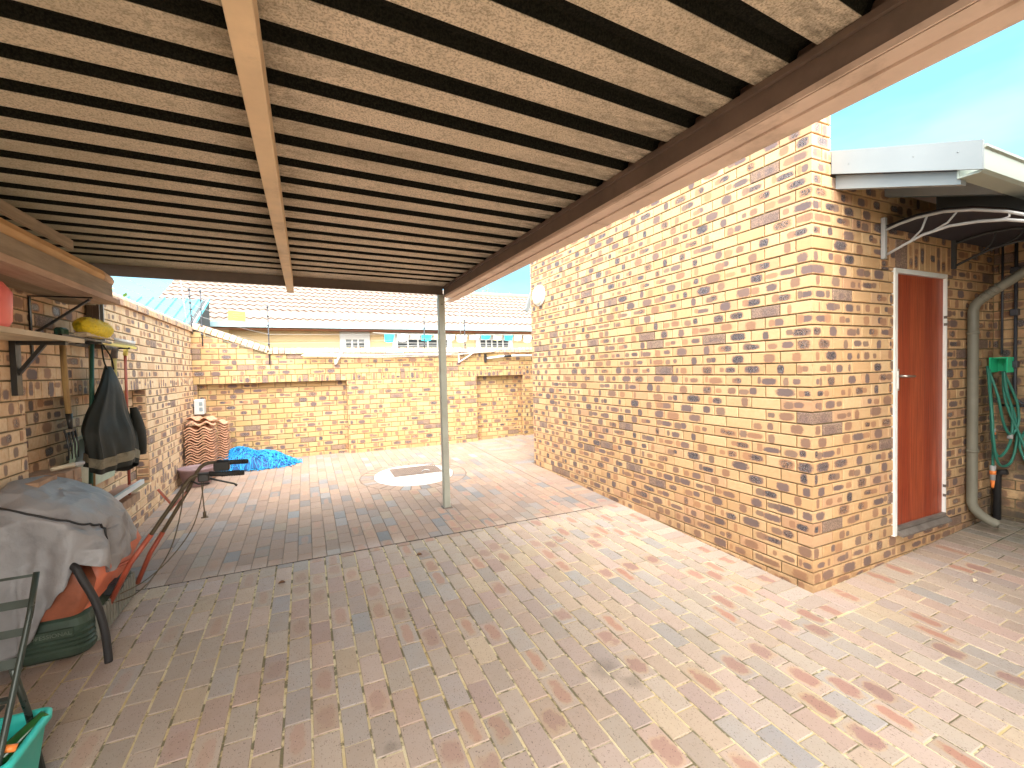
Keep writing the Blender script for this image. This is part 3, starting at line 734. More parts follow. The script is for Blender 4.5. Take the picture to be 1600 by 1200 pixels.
# ring of cut pavers round the manhole
nR = 34
for k in range(nR):
    a0 = 2 * math.pi * k / nR + .010; a1 = 2 * math.pi * (k + 1) / nR - .010; r0, r1 = RI + .01, RO - .012
    if 12 < k < 15 or k == 20: a1 -= .03
    paver([(CX + r * math.cos(a), CY + r * math.sin(a)) for r, a in ((r0, a0), (r1, a0), (r1, a1), (r0, a1))], vert=True)
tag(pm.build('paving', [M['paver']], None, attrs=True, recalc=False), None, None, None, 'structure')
jm = MB(); xs_ = [XL - .2, 0, 1.5, 3.11, 3.3, 3.5, 4.5, 5.8, 6.2]; ys_ = [-2.2, -1, 0, 1, Y1, 3, 4, 5, 6, 7, 8.4]
jm.grid([[(x, y, ground_z(x, y) - .0040) for x in xs_] for y in ys_], smooth=False)
tag(jm.build('jointing_sand', M['joint'], None, recalc=False), None, None, None, 'structure')
gm = MB(); gm.grid([[(x, y, -.35) for x in (-600, 600)] for y in (-600, 600)], smooth=False)
tag(gm.build('ground', M['ground'], None, recalc=False), None, None, None, 'structure')

# ------------------------------------------------------------------ manhole
gz = ground_z(CX, CY)
mh = empty('manhole', (CX, CY, gz), 'round white concrete manhole surround with a ribbed brown rectangular cover in the paving', 'manhole')
TI = .0346
def tz(x, y, h): return (x, y, ground_z(x, y) + h)
mb = MB(); n = 48; rows = []
for r, h in ((.535, -.02), (.533, .012), (.50, .014), (.485, .004), (.47, .006), (0.001, .006)):
    rows.append([tz(CX + r * math.cos(2 * math.pi * k / n) + (.006 * math.sin(k * 2.3) if r > .45 else 0), CY + r * math.sin(2 * math.pi * k / n), h) for k in range(n)])
mb.grid(rows, close=True); mb.build('surround', M['concrete'], mh)
mb = MB(); x0, x1, y0, y1 = 1.05, 1.73, 6.20, 6.655
mb.add([tz(x, y, h) for h in (.0, .0125) for x, y in ((x0, y0), (x1, y0), (x1, y1), (x0, y1))], [(4, 5, 6, 7), (0, 1, 5, 4), (1, 2, 6, 5), (2, 3, 7, 6), (3, 0, 4, 7)])
k = 0; x = x0 + .02
while x < x1 - .02:
    mb.add([tz(a, b, h) for h in (.012, .018) for a, b in ((x, y0 + .015), (x + .012, y0 + .015), (x + .012, y1 - .015), (x, y1 - .015))], [(4, 5, 6, 7), (0, 1, 5, 4), (1, 2, 6, 5), (2, 3, 7, 6), (3, 0, 4, 7)]); x += .026
lid = mb.build('cover_plate', M['grate'], mh)
mb = MB(); mb.tube([tz(1.45 + .11 * i / 8, 6.30 + .03 * math.sin(i / 8 * 3.1), .021 + .008 * math.sin(i / 8 * 3.14)) for i in range(9)], .006, 8); mb.build('lifting_handle', M['galv'], lid)

# ------------------------------------------------------------------ carport
cpt = empty('carport', (1.35, 4.73, ground_z(1.35, 4.73)), 'carport with a dark ribbed metal roof on a pink cream beam and grey square post', 'carport')
mb = MB(); PIT = .1985; ZP = 2.492; RH = .038
SK = .065; yy = 1.464 - 9 * PIT; prof = []
while yy < 4.60:
    prof += [(yy - .044, ZP), (yy - .028, ZP + RH), (yy + .028, ZP + RH), (yy + .044, ZP)]; yy += PIT
prof = [(prof[0][0] - .08, ZP)] + prof + [(4.79, ZP)]
xsn = [-1.82 + i * (1.50 + 1.82) / 24 for i in range(25)]
rows = [[(x, y + SK * (x - 1.4), z + .0012 * math.sin(x * 3 + y * 7)) for (y, z) in prof] for x in xsn]
mb.grid(rows, smooth=False)
top = [[(x, y + SK * (x - 1.4), z + .0020 + .0012 * math.sin(x * 3 + y * 7)) for (y, z) in prof] for x in xsn]; mb.grid(top, mi=1, smooth=False)
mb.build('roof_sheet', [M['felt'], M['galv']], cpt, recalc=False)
mb = MB(); mb.box((-.135, -0.35, 2.376), (-.075, 4.86, 2.488), ch=.003); mb.build('purlin', M['purlin'], cpt)
mb = MB()  # main beam: channel with an inner lip, box gutter outside
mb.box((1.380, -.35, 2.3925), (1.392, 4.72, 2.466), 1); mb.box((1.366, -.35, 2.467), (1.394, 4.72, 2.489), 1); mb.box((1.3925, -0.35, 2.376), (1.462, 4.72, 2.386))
mb.box((1.374, -0.35, 2.372), (1.3795, 4.72, 2.392))
mb.box((1.400, -.35, 2.4895), (1.406, 4.72, 2.531), 1); mb.build('beam', [M['steel'], M['webshade']], cpt)
mb = MB(); mb.box((1.4635, -0.35, 2.368), (1.552, 4.93, 2.380)); mb.box((1.540, -0.35, 2.3805), (1.552, 4.93, 2.53)); mb.box((1.4635, -0.35, 2.3805), (1.472, 4.93, 2.486))
for y in [2.05, 4.05]: mb.box((1.4625, y, 2.3655), (1.553, y + .012, 2.3675))
mb.build('gutter', M['steel'], cpt)
mb = MB(); mb.bar((-1.8, 4.727 - SK * .8 * 3.17, 2.4485), (1.366, 4.727, 2.4485), .05, .085); mb.bar((-1.8, 4.696 - SK * .8 * 3.17, 2.404), (1.366, 4.696, 2.404), .012, .012); mb.build('end_beam', M['darksteel'], cpt)
mb = MB(); mb.box((1.316, 4.70, ground_z(1.35, 4.7) - .05), (1.386, 4.772, 2.374), ch=.006); mb.box((1.317, 4.70, 2.3745), (1.3735, 4.752, 2.406)); mb.build('post', M['post'], cpt)
mb = MB(); mb.box((1.300, 4.684, ground_z(0, 4.73) - .004), (1.402, 4.788, ground_z(0, 4.73) + .006)); mb.build('base_plate', M['sill'], cpt)
mb = MB(); mb.lathe([(.007, 0), (.007, -.006), (.004, -.009)], (1.352, 4.699, 2.30), 8, 0, 'y'); mb.build('bolt', M['sill'], cpt)
mb = MB(); mb.box((-1.535, 4.56, 1.83), (-1.495, 4.66, 2.404)); mb.box((-1.494, 4.645, 1.83), (-1.455, 4.66, 2.404), 1); mb.box((-1.494, 4.56, 1.83), (-1.455, 4.573, 2.404)); mb.build('wall_channel', [M['darksteel'], M['galv']], cpt)

# ------------------------------------------------------------------ wall light, awning, hose
wl_ = empty('wall_light', (X1, 5.73, 2.635), 'round white bulkhead light high on the far end of the flank wall', 'light')
mb = MB(); mb.lathe([(.150, 0), (.150, -.028), (.138, -.036)], (X1, 5.73, 2.635), 32, 0, 'x'); mb.build('base', M['white'], wl_)
mb = MB(); mb.lathe([(.136, -.034), (.128, -.06), (.095, -.082), (.04, -.092), (.002, -.093)], (X1, 5.73, 2.635), 32, 0, 'x'); mb.build('glass_cover', M['lamp'], wl_)
aw = empty('door_awning', (4.4, Y1, 2.6), 'curved door awning with two slim grey arched brackets above the red door', 'awning')
def awn_bracket(x, mt):
    mb = MB(); q = lambda pts, r: mb.tube([(x, y, z) for y, z in pts], r, 8)
    mb.box((x - .018, Y1 - .030, 2.335), (x + .018, Y1 - .001, 2.64), ch=.005)
    up = [(1.885, 2.545), (1.80, 2.565), (1.70, 2.578), (1.55, 2.572), (1.40, 2.535), (1.25, 2.475), (1.12, 2.40), (1.02, 2.33)]
    lo = [(1.885, 2.36), (1.78, 2.405), (1.66, 2.45), (1.52, 2.468), (1.38, 2.455), (1.25, 2.425), (1.12, 2.372), (1.02, 2.32)]
    q(up, .010); q(lo, .010)
    for a, b in (((1.74, 2.42), (1.64, 2.575)), ((1.62, 2.455), (1.48, 2.555)), ((1.28, 2.435), (1.24, 2.47))):
        mid = ((a[0] + b[0]) / 2 - .02, (a[1] + b[1]) / 2 - .012); q([a, mid, b], .007)
    return mb.build('bracket', M[mt], aw)
awn_bracket(3.935, 'grey'); awn_bracket(4.98, 'greydark')  # second bracket darker: shade under the awning put into its colour
mb = MB(); pr = [(1.90, 2.57), (1.80, 2.585), (1.70, 2.597), (1.55, 2.591), (1.40, 2.554), (1.25, 2.494), (1.12, 2.419), (1.02, 2.349)]
mb.grid([[(x, y, z) for y, z in pr] for x in (3.93, 5.70)]); mb.grid([[(x, y, z + .005) for y, z in pr] for x in (3.93, 5.70)]); mb.build('awning_sheet', M['soffit'], aw, recalc=False)

hg = MB(); 
hg.box((5.60, 1.765, 1.45), (5.75, 1.775, 1.585)); hg.box((5.60, 1.875, 1.45), (5.75, 1.885, 1.585)); hg.box((5.60, 1.7755, 1.575), (5.75, 1.8745, 1.585)); hg.prism([(5.742, 1.46), (5.75, 1.46), (5.75, 1.57), (5.742, 1.57)], 1, 1.776, 1.874)
hgo = hg.build('hose_hanger', M['hanger']); hgo.location = (0, 0, 0)
tag(hgo, 'bright green plastic hose hanger screwed in the brick corner beside the downpipe', 'hose hanger')
hs = empty('garden_hose', (5.6, 1.8, .4), 'looped green garden hose hanging in the corner by the downpipe', 'hose')
mb = MB()
def sp(ps, n=10):
    out = []; P = [Vector(p) for p in ps]; P = [P[0]] + P + [P[-1]]
    for i in range(1, len(P) - 2):
        for k in range(n):
            t = k / n; a, b, c, d = P[i - 1], P[i], P[i + 1], P[i + 2]
            out.append(.5 * ((2 * b) + (c - a) * t + (2 * a - 5 * b + 4 * c - d) * t * t + (3 * b - a - 3 * c + d) * t ** 3))
    out.append(P[-2]); return out
for L in ([(5.50, 1.86, 1.50), (5.40, 1.80, 1.15), (5.38, 1.78, .92), (5.45, 1.78, .70), (5.58, 1.78, .62), (5.70, 1.76, .68), (5.72, 1.74, .95), (5.66, 1.78, 1.25), (5.62, 1.80, 1.45)],
          [(5.50, 1.86, 1.50), (5.52, 1.80, 1.25), (5.58, 1.78, 1.0), (5.66, 1.76, .90), (5.71, 1.73, 1.0), (5.70, 1.74, 1.2), (5.62, 1.80, 1.46)],
          [(5.50, 1.86, 1.51), (5.49, 1.83, 1.2), (5.50, 1.82, .9), (5.50, 1.82, .62)],
          [(5.62, 1.80, 1.46), (5.64, 1.79, 1.2), (5.70, 1.72, .9), (5.69, 1.62, .62), (5.69, 1.5, .45)],
          [(5.61, 1.79, 1.46), (5.62, 1.78, 1.3), (5.68, 1.76, 1.1), (5.66, 1.76, .85), (5.55, 1.78, .72), (5.46, 1.79, .75), (5.42, 1.80, .9), (5.45, 1.82, 1.2), (5.50, 1.85, 1.48)],
          [(5.69, 1.5, 1.15), (5.70, 1.62, 1.06), (5.71, 1.68, .95), (5.71, 1.72, .80), (5.70, 1.66, .62)]):
    mb.tube(sp(L), .0105, 8)
mb.build('hose_line', M['hose'], hs)
mb = MB(); mb.tube([(5.50, 1.82, .63), (5.50, 1.82, .565), (5.50, 1.82, .56), (5.50, 1.82, .50)], [.021, .021, .019, .018], 12); c1_ = mb.build('connector', M['grey'], hs)
mb = MB(); mb.tube([(5.50, 1.82, .925), (5.50, 1.82, .96)], .017, 12); mb.build('connector', M['grey'], hs)
mb = MB(); mb.tube([(5.655, 1.765, .86), (5.665, 1.765, .90)], .019, 12); mb.build('connector', M['grey'], hs)
mb = MB(); mb.tube([(5.50, 1.82, .4995), (5.50, 1.82, .43)], [.015, .009], 12); mb.build('nozzle', M['orangecap'], hs)
mb = MB(); mb.tube([(5.50, 1.82, .585), (5.50, 1.82, .55)], .0225, 12); mb.build('locking_ring', M['orangecap'], hs)
mb = MB(); mb.tube([(5.50, 1.82, .905), (5.50, 1.82, .9249)], .018, 12); mb.build('locking_ring', M['orangecap'], hs)

# ------------------------------------------------------------------ neighbour's house and roof behind
nb = empty('neighbour_house', (3, 12, 0), 'neighbouring house with a pale tiled roof, blue white gutter and beige boarded wall', 'house')
HY = 12.0; GY = 11.48
mb = MB()
for i in range(22):
    z = .0 + i * .14; mb.prism([(HY, z), (HY - .018, z + .004), (HY - .004, z + .139), (HY, z + .14)], 0, -1.55, 13.0)
mb.box((-1.55, HY + .0005, -.3), (13.0, HY + .2, 3.0)); mb.box((-1.55, HY + .21, -.3), (-1.4, HY + 4, 3.0)); mb.build('wall', M['housewall'], nb)
PT = math.tan(R(25))
def wav(x): return .030 * (math.cos(2 * math.pi * x / .17) * .5 + .5) ** .8
mb = MB(); dx = .17 / 8; XW0, XW1 = -3.05, 13.0; nx = int((XW1 - XW0) / dx); GA = .30; nc = 10
for c in range(nc):
    ya = GY + .03 + c * GA; za = 2.735 + c * GA * PT; row0, row1, row2 = [], [], []
    for i in range(nx + 1):
        x = XW0 + i * dx; vl = XW0 - (za - 2.735) * .0 
        w = wav(x + .01 * (c % 3)); row0.append((x, ya - .025, za + w - .012)); row1.append((x, ya - .025, za + w + .020)); row2.append((x, ya + GA - .02, za + GA * PT + w - .002))
    mb.grid([row0, row1], mi=1, smooth=False); mb.grid([row1, row2], smooth=False)
rr = mb.build('roof', [M['tile_cream'], simple('tile_butt_shadow', (.07, .035, .025), .9)], nb, recalc=False)  # dark butt faces paint in the shadow lines under the tile courses
mb = MB(); mb.prism([(GY, 2.70), (GY + nc * GA + .05, 2.70 + nc * GA * PT), (GY + 2 * nc * GA, 2.7), ], 0, XW0, XW1); mb.build('roof_deck', M['housewall'], nb)
mb = MB(); mb.tube([(XW0, GY + nc * GA + .03, 2.76 + nc * GA * PT), (XW1, GY + nc * GA + .03, 2.76 + nc * GA * PT)], .11, 10); mb.build('ridge', M['tile_cream'], nb)
mb = MB(); mb.prism([(GY - .10, 2.66), (GY - .10, 2.765), (GY - .085, 2.765), (GY - .085, 2.675), (GY + .0, 2.675), (GY, 2.765), (GY + .015, 2.765), (GY + .015, 2.66)], 0, XW0, XW1); mb.build('gutter', simple('pale_gutter', (.30, .44, .50), .4, 0, .04, 3, .03), nb)
mb = MB(); mb.box((XW0, GY + .02, 2.635), (XW1, HY - .02, 2.655)); mb.build('soffit', M['brown_or'], nb)
for (a, b, bars) in ((.80, 1.52, 3), (2.08, 3.69, 5), (4.39, 5.54, 5), (6.3, 7.4, 5)):
    mb = MB(); y0 = HY - .055
    mb.box((a, y0, 1.5), (a + .14, y0 + .03, 2.63)); mb.box((b - .14, y0, 1.5), (b, y0 + .03, 2.63)); mb.box((a + .1405, y0, 2.44), (b - .1405, y0 + .03, 2.63)); mb.box((a + .1405, y0, 1.5), (b - .1405, y0 + .03, 1.6))
    for i in range(1, bars):
        x = a + .14 + (b - a - .28) * i / bars; mb.box((x - .018, y0 + .004, 1.601), (x + .018, y0 + .026, 2.439))
    for z in (2.36, 2.28): mb.box((a + .141, y0 + .006, z - .012), (b - .141, y0 + .022, z + .004))
    w = mb.build('window', M['white'], nb)
    mb = MB(); mb.box((a + .141, y0 + .031, 1.55), (b - .141, y0 + .036, 2.44)); mb.build('pane', M['glass'], w)
# teal metal roof to the left
tr = empty('metal_roof_shed', (-4, 12, 0), 'low building with a turquoise corrugated metal roof behind the left corner', 'shed')
mb = MB(); rows = []
for y, z in ((9.55, 2.46), (11.2, 3.19)):
    r_ = []
    x = -6.5; k = 0
    while x < -1.85: r_ += [(x, y, z), (x + .13, y, z), (x + .145, y, z + .03), (x + .17, y, z + .03), (x + .185, y, z)]; x += .19
    rows.append(r_)
mb.grid(rows, smooth=False); mb.build('roof', M['teal'], tr, recalc=False)
mb = MB(); mb.box((-6.4, 9.8, -.3), (-1.95, 11.2, 2.55)); mb.build('wall', M['fascia'], tr)
mb = MB(); mb.prism([(9.55, 2.36), (9.55, 2.47), (11.2, 3.20), (11.3, 3.20), (11.3, 2.36)], 0, -1.88, -1.80); 
mb.build('gable_end', M['greydark'], tr)
mb = MB(); mb.bar((-1.79, 9.5, 2.45), (-1.79, 11.25, 3.215), .02, .05); mb.build('barge_board', M['grey'], tr)

# trees beyond the roofs
def tree(loc, h, w, label, n=420):
    t = empty('garden_tree', loc, label, 'tree')
    mb = MB(); mb.tube([Vector(loc) + Vector((0, 0, z)) for z in (0, h * .4, h * .8, h)], [.09, .07, .035, .01], 8)
    tips = []
    for i in range(14):
        a = random.uniform(0, 6.28); z = random.uniform(.45, .95) * h; L = w * random.uniform(.4, 1) * (1.15 - z / h * .5)
        p = Vector(loc) + Vector((0, 0, z)); q = p + Vector((math.cos(a) * L, math.sin(a) * L, L * random.uniform(.3, .9)))
        mb.tube([p, (p + q) / 2 + Vector((0, 0, .05)), q], [.03, .02, .006], 6); tips += [q, (p + q) / 2]
    mb.build('trunk', M['bark'], t)
    mb = MB()
    for i in range(n):
        c = random.choice(tips) + Vector([random.gauss(0, .16) for _ in range(3)])
        d = Vector([random.gauss(0, 1) for _ in range(3)]).normalized(); e = d.orthogonal().normalized(); L = random.uniform(.09, .18); wd = L * .3
        mb.add([c, c + d * L * .5 + e * wd, c + d * L, c + d * L * .5 - e * wd], [(0, 1, 2, 3)])
    mb.build('crown', M['leaf'], t, recalc=False)
tree((-4.35, 14.5, -.3), 4.15, .7, 'leafy treetop showing in the gap above the left boundary wall', 260)
tree((7.0, 17.5, -.3), 5.25, .9, 'green treetop peeping over the tiled roof ridge by the carport beam', 420)
tree((8.3, 18, -.3), 5.2, .8, 'thin treetop over the roof ridge, nearer the flank wall', 200)

# ------------------------------------------------------------------ electric fence
ef = empty('electric_fence', (0, YB + .1, 2.0), 'electric fence of thin black posts and wires on top of the back wall', 'fence')
FP = [(-1.52, 2.33, 2.92, -.02), (-1.40, 2.15, 2.90, 0), (-.515, 1.86, 2.70, 0), (1.985, 2.0, 2.60, .01), (2.765, 2.0, 2.56, 0), (4.3, 2.0, 2.56, 0)]
for (x, z0, z1, ln) in FP:
    mb = MB(); mb.tube([(x, YB - .01, z0 - .1), (x + ln, YB - .01, z1)], .009, 6)
    for i in range(6):
        z = z0 + .08 + (z1 - z0 - .1) * i / 5; mb.tube([(x + ln * i / 5, YB - .014, z - .016), (x + ln * i / 5, YB - .014, z + .016)], [.018, .013], 8)
    mb.build('fence_post', M['insul'], ef)
mb = MB()
for i in range(6):
    P = [Vector((x, YB - .025, z0 + .08 + (z1 - z0 - .1) * i / 5)) for (x, z0, z1, ln) in FP[1:]]
    for a, b in zip(P, P[1:]): mb.tube([a, (a + b) / 2 - Vector((0, 0, .01)), b], .0017, 4, caps=False)
    a = Vector((-1.53, YB - .025, 2.40 + .1 * i)); mb.tube([a, P[0]], .0017, 4, caps=False); mb.tube([a, a + Vector((-.1, -2.5, 0))], .0017, 4, caps=False)
mb.build('wire', M['galv'], ef)
mb = MB(); mb.tube([(2.70, YB + .03, 2.0), (2.69, YB + .03, 2.78)], .006, 6); mb.build('steel_rod', M['galv'], ef)
mb = MB(); mb.tube([(-1.58, YB, 2.35), (-1.64, YB, 3.05)], .007, 6); mb.build('steel_rod', M['galv'], ef)
mb = MB(); mb.obox((-.935, YB - .04, 2.515), (.115, 0, -.008), (0, .002, 0), (.004, 0, .075))
ws = mb.build('warning_sign', M['signyel']); tag(ws, 'small yellow plastic warning sign hanging on the fence wires', 'sign')
mb = MB()
for i in range(3): mb.box((-.985 + .0, YB - .0435, 2.55 - i * .032), (-.985 + (.10, .13, .07)[i], YB - .0425, 2.556 - i * .032))
mb.build('print', M['sill'], ws)

# bunting in the neighbour's garden
bt = empty('bunting', (3, 9.2, 2.3), 'string of cyan, white and pale yellow flags behind the back wall', 'bunting')
mb = MB(); mb.tube(sp([(1.2, 9.0, 2.36), (2.0, 9.0, 2.335), (3.0, 9.0, 2.335), (4.0, 9.0, 2.35), (5.2, 9.0, 2.36)]), .004, 5); mb.build('string', M['white'], bt)
x = 1.42; i = 0; cols = ['fl_cyan', 'fl_white', 'fl_white', 'fl_cyan', 'fl_yel', 'fl_white', 'fl_white', 'fl_white', 'fl_cyan', 'fl_yel', 'fl_cyan', 'fl_white', 'fl_white', 'fl_cyan', 'fl_yel', 'fl_white']
while x < 5.1:
    w = random.uniform(.17, .24); h = random.uniform(.08, .17); mb = MB(); rws = []
    for a in range(5): rws.append([(x + w * a / 4 * (1 - .15 * b / 3), 9.0 + .012 * math.sin(a * 1.7 + i), 2.333 - h * b / 3 * (1 - .25 * abs(a / 4 - .5)) + random.uniform(-.006, .006)) for b in range(4)])
    mb.grid(rws); o = mb.build('flag', M[cols[i % 16]], bt, recalc=False); x += w + random.uniform(.01, .07); i += 1

# clothes line unit on the back wall
cl = empty('clothesline', (1.9, YB - .1, 1.95), 'folded white wall clothesline with long top rails and two angled brackets', 'clothesline')
mb = MB(); mb.box((-.05, YB - .10, 1.945), (4.02 * .0 + 3.35, YB - .07, 1.975), ch=.004); mb.box((-.05, YB - .145, 1.885), (2.45, YB - .12, 1.905), ch=.004); mb.build('rail', M['white'], cl)
for a in (0, 1):
    mb = MB()
    if a == 0: mb.bar((.47, YB - .03, 1.76), (.57, YB - .10, 1.97), .03, .035); mb.bar((.46, YB - .012, 1.74), (.46, YB - .012, 1.83), .03, .022)
    else: mb.bar((2.63, YB - .02, 1.74), (2.63, YB - .02, 1.90), .022, .022); mb.bar((2.63, YB - .03, 1.90), (3.30, YB - .10, 1.955), .025, .025); mb.bar((2.64, YB - .03, 1.755), (2.90, YB - .08, 1.92), .018, .018)
    mb.build('bracket', M['white'], cl)
mb = MB()
for i in range(6): mb.tube([(-.02, YB - .105 - .008 * i, 1.93 - .01 * i), (1.2, YB - .105 - .008 * i, 1.905 - .012 * i), (2.6, YB - .105 - .008 * i, 1.93 - .01 * i)], .0022, 4)
mb.build('line', M['fl_white'], cl)
mb = MB(); mb.box((1.28, YB - .15, 1.925), (1.58, YB - .146, 1.965)); mb.build('label_clip', M['bluebox'], cl)
pp = empty('clothes_prop', (3.2, YB - .05, 1.8), 'white retractable arm with black end on the wall over the right recess', 'pole')
mb = MB(); mb.tube([(3.20, YB - .035, 1.815), (3.58, YB - .05, 1.855), (4.4, YB - .05, 1.86)], .021, 10); mb.build('arm', M['white'], pp)
mb = MB(); mb.bar((3.165, YB - .02, 1.735), (3.165, YB - .02, 1.90), .05, .03); mb.build('end_bracket', M['rubber'], pp)
mb = MB(); mb.tube([(3.55, YB - .05, 1.853), (3.70, YB - .05, 1.858)], .026, 10); mb.build('collar', M['rubber'], pp)

# ------------------------------------------------------------------ stack of roof tiles, pot, net, box
TG = 'clay roof tiles stacked in the back left corner'
def tile_mesh():
    mb = MB(); rt, rb = [], []
    for j in (0, 1):
        y = -.165 + .33 * j
        rt.append([(-.165 + .33 * i / 24, y, .022 * math.sin(2 * math.pi * (i / 24 * 2 - .1)) + .014) for i in range(25)])
        rb.append([(p[0], p[1], p[2] - .014) for p in rt[-1]])
    mb.grid(rt); mb.grid(rb)
    for r0, r1 in ((rt[0], rb[0]), (rt[1], rb[1])): mb.grid([r0, r1], smooth=False)
    for k in (0, 24): mb.add([rt[0][k], rt[1][k], rb[1][k], rb[0][k]], [(0, 1, 2, 3)])
    return mb
t0 = tile_mesh().build('roof_tile', M['claytile'])
def put_tile(i, x, y, z, rz_=0, tilt=(0, 0), lab='wavy clay roof tile in the stack by the corner', grp=TG):
    o = t0 if i == 0 else t0.copy()
    if i: COL.objects.link(o)
    o.location = (x, y, z); o.rotation_euler = (tilt[0], tilt[1], rz_); tag(o, lab, 'roof tile', grp); return o
i = 0; gz7 = ground_z(0, 7.5)
for k in range(19):
    put_tile(i, -1.345 + random.uniform(-.006, .006), 7.45 + random.uniform(-.01, .01), gz7 + .03 + k * .036, random.uniform(-.03, .03), lab='wavy clay roof tile in the front stack by the corner'); i += 1
for k in range(20):
    put_tile(i, -1.235 + random.uniform(-.006, .006), 7.82, gz7 + .03 + k * .036, random.uniform(-.03, .03), lab='wavy clay roof tile in the rear stack by the corner'); i += 1
o = put_tile(i, -1.34, 7.47, gz7 + .755, .12, (.05, .04), 'pale wavy clay tile on top of the front stack'); o = put_tile(i, -1.33, 7.55, gz7 + .80, -.15, (-.05, .06), 'pale wavy clay tile tilted at the very top of the stacks')
mb = MB(); pc = (-1.335, 7.02, ground_z(0, 7.02)); mb.lathe([(.135, .0), (.145, .01), (.195, .20), (.205, .21), (.212, .235), (.200, .238), (.19, .21), (.14, .03), (.01, .03)], pc, 32)
pt = mb.build('plant_pot', M['pot']); tag(pt, 'mauve plastic plant pot standing before the roof tile stack', 'pot')
mb = MB(); mb.lathe([(.15, 0), (.19, .01), (.20, .03), (.19, .032), (.14, .012), (.01, .012)], (-1.345, 6.97, pc[2] + .002), 28); 
eb = MB(); eb.box((-1.535, YB - .09, 1.02), (-1.41, YB - .001 + .1, 1.25), ch=.012); ebx = eb.build('electrical_box', M['white']); tag(ebx, 'white weatherproof electrical box with two small windows above the tile stack', 'socket box')
mb = MB(); mb.box((-1.465, YB - .094, 1.155), (-1.42, YB - .0905, 1.21)); mb.box((-1.465, YB - .094, 1.075), (-1.42, YB - .0905, 1.13)); mb.build('window', M['winbox'], ebx)
# blue net
nt = empty('blue_net', (-.7, 7.8, ground_z(0, 7.8)), 'heap of tangled bright blue netting on the paving beside the tile stack', 'net')
def netz(x, y):
    a = (x + .76) / .60; b = (y - 7.80) / .26; d = a * a + b * b
    hgt = .25 * max(0, 1 - d) ** .6 * (1.0 - .45 * a) + .02
    return ground_z(x, y) + hgt * (1 + .10 * math.sin(x * 13 + y * 9))
mb = MB(); rows = []
for i in range(15):
    r_ = []
    for j in range(25):
        a = 2 * math.pi * j / 24; rr_ = .985 * i / 14; x = -.76 + .60 * rr_ * math.cos(a); y = 7.80 + .26 * rr_ * math.sin(a); r_.append((x, y, netz(x, y) - .022))
    rows.append(r_)
mb.grid(rows); mb.build('net_core', M['net2'], nt, recalc=False)
mb = MB()
for i in range(620):
    a = random.uniform(0, 6.28); rr_ = math.sqrt(random.random()); x = -.76 + .61 * rr_ * math.cos(a); y = 7.80 + .27 * rr_ * math.sin(a); h = random.uniform(0, 6.28); P = []
    for k in range(6):
        P.append((x, y, max(netz(x, y) + random.uniform(-.02, .014), ground_z(x, y) + .003))); h += random.uniform(-.9, .9); x += .03 * math.cos(h); y += .03 * math.sin(h)
        x = min(max(x, -1.33), -.1); y = min(max(y, 7.5), 8.12)
    mb.tube(P, .0046, 4, mi=int(random.random() < .2), caps=False)
mb.build('net_strands', [M['net'], M['net2']], nt, recalc=False)

# ------------------------------------------------------------------ timber on the wall bracket
wb = empty('wall_bracket', (XL, 3.78, 2.1), 'black steel triangular wall bracket carrying the long timber boards', 'bracket')
for y in (3.78, 2.7):
    mb = MB(); mb.bar((XL + .001, y, 2.11), (-1.235, y, 2.11), .02, .006); mb.bar((-1.538, y, 2.106), (-1.538, y, 1.72), .02, .008); mb.bar((-1.535, y, 1.87), (-1.25, y, 2.10), .012, .016, up=(0, 1, 0))
    mb.build('bracket_arm', M['blackmetal'], wb)
def board(name, mt, x0, x1, ya, yb, z0, z1, lab, dz=0, dx=0, end=None):
    mb = MB(); c = Vector(((x0 + x1) / 2 + dx / 2, (ya + yb) / 2, (z0 + z1) / 2 + dz / 2))
    mb.obox(c, ((x1 - x0) / 2, 0, 0), (dx / 2, (yb - ya) / 2, dz / 2), (0, 0, (z1 - z0) / 2))
    if end: mb.obox(c + Vector((dx / 2, (yb - ya) / 2 + .001, dz / 2)), ((x1 - x0) / 2 - .002, 0, 0), (0, .0012, 0), (0, 0, (z1 - z0) / 2 - .002), 1)
    o = mb.build(name, [M[mt], M[end or mt]]); tag(o, lab, 'board', 'timber boards on the high wall bracket'); return o
board('timber_board', 'woodgrey', -1.50, -1.35, 1.6, 4.18, 2.115, 2.145, 'wide grey brown plank, lowest of the boards, lying next to the wall')
board('timber_board', 'woodpink', -1.347, -1.195, 1.6, 4.12, 2.115, 2.150, 'pinkish knotty plank, lowest of the boards, on the outer side')
board('timber_board', 'woodgrey', -1.25, -1.205, 1.7, 4.02, 2.152, 2.245, 'brown plank standing on edge above the pinkish plank')
board('timber_board', 'woodor', -1.47, -1.26, 1.9, 4.00, 2.152, 2.235, 'thick brown baulk behind the plank on edge')
board('timber_board', 'woodgrey', -1.22, -1.20, 1.9, 3.45, 2.338, 2.392, 'short dark weathered batten on the very top of the boards', dz=.0)
mb = MB(); P = [(-1.262 + .0, 2.2, 2.295), (-1.262, 3.95, 2.288)]; mb.tube(P, .047, 8, smooth=False); mb.tube([(-1.262, 3.951, 2.288), (-1.266, 4.14, 2.283), (-1.28, 4.18, 2.280)], [.0475, .040, .026], 8, mi=1)
o = mb.build('timber_board', [M['woodor'], M['woodend']]); tag(o, 'orange eight sided timber pole with a pale sawn end on the boards', 'pole', 'timber boards on the high wall bracket')

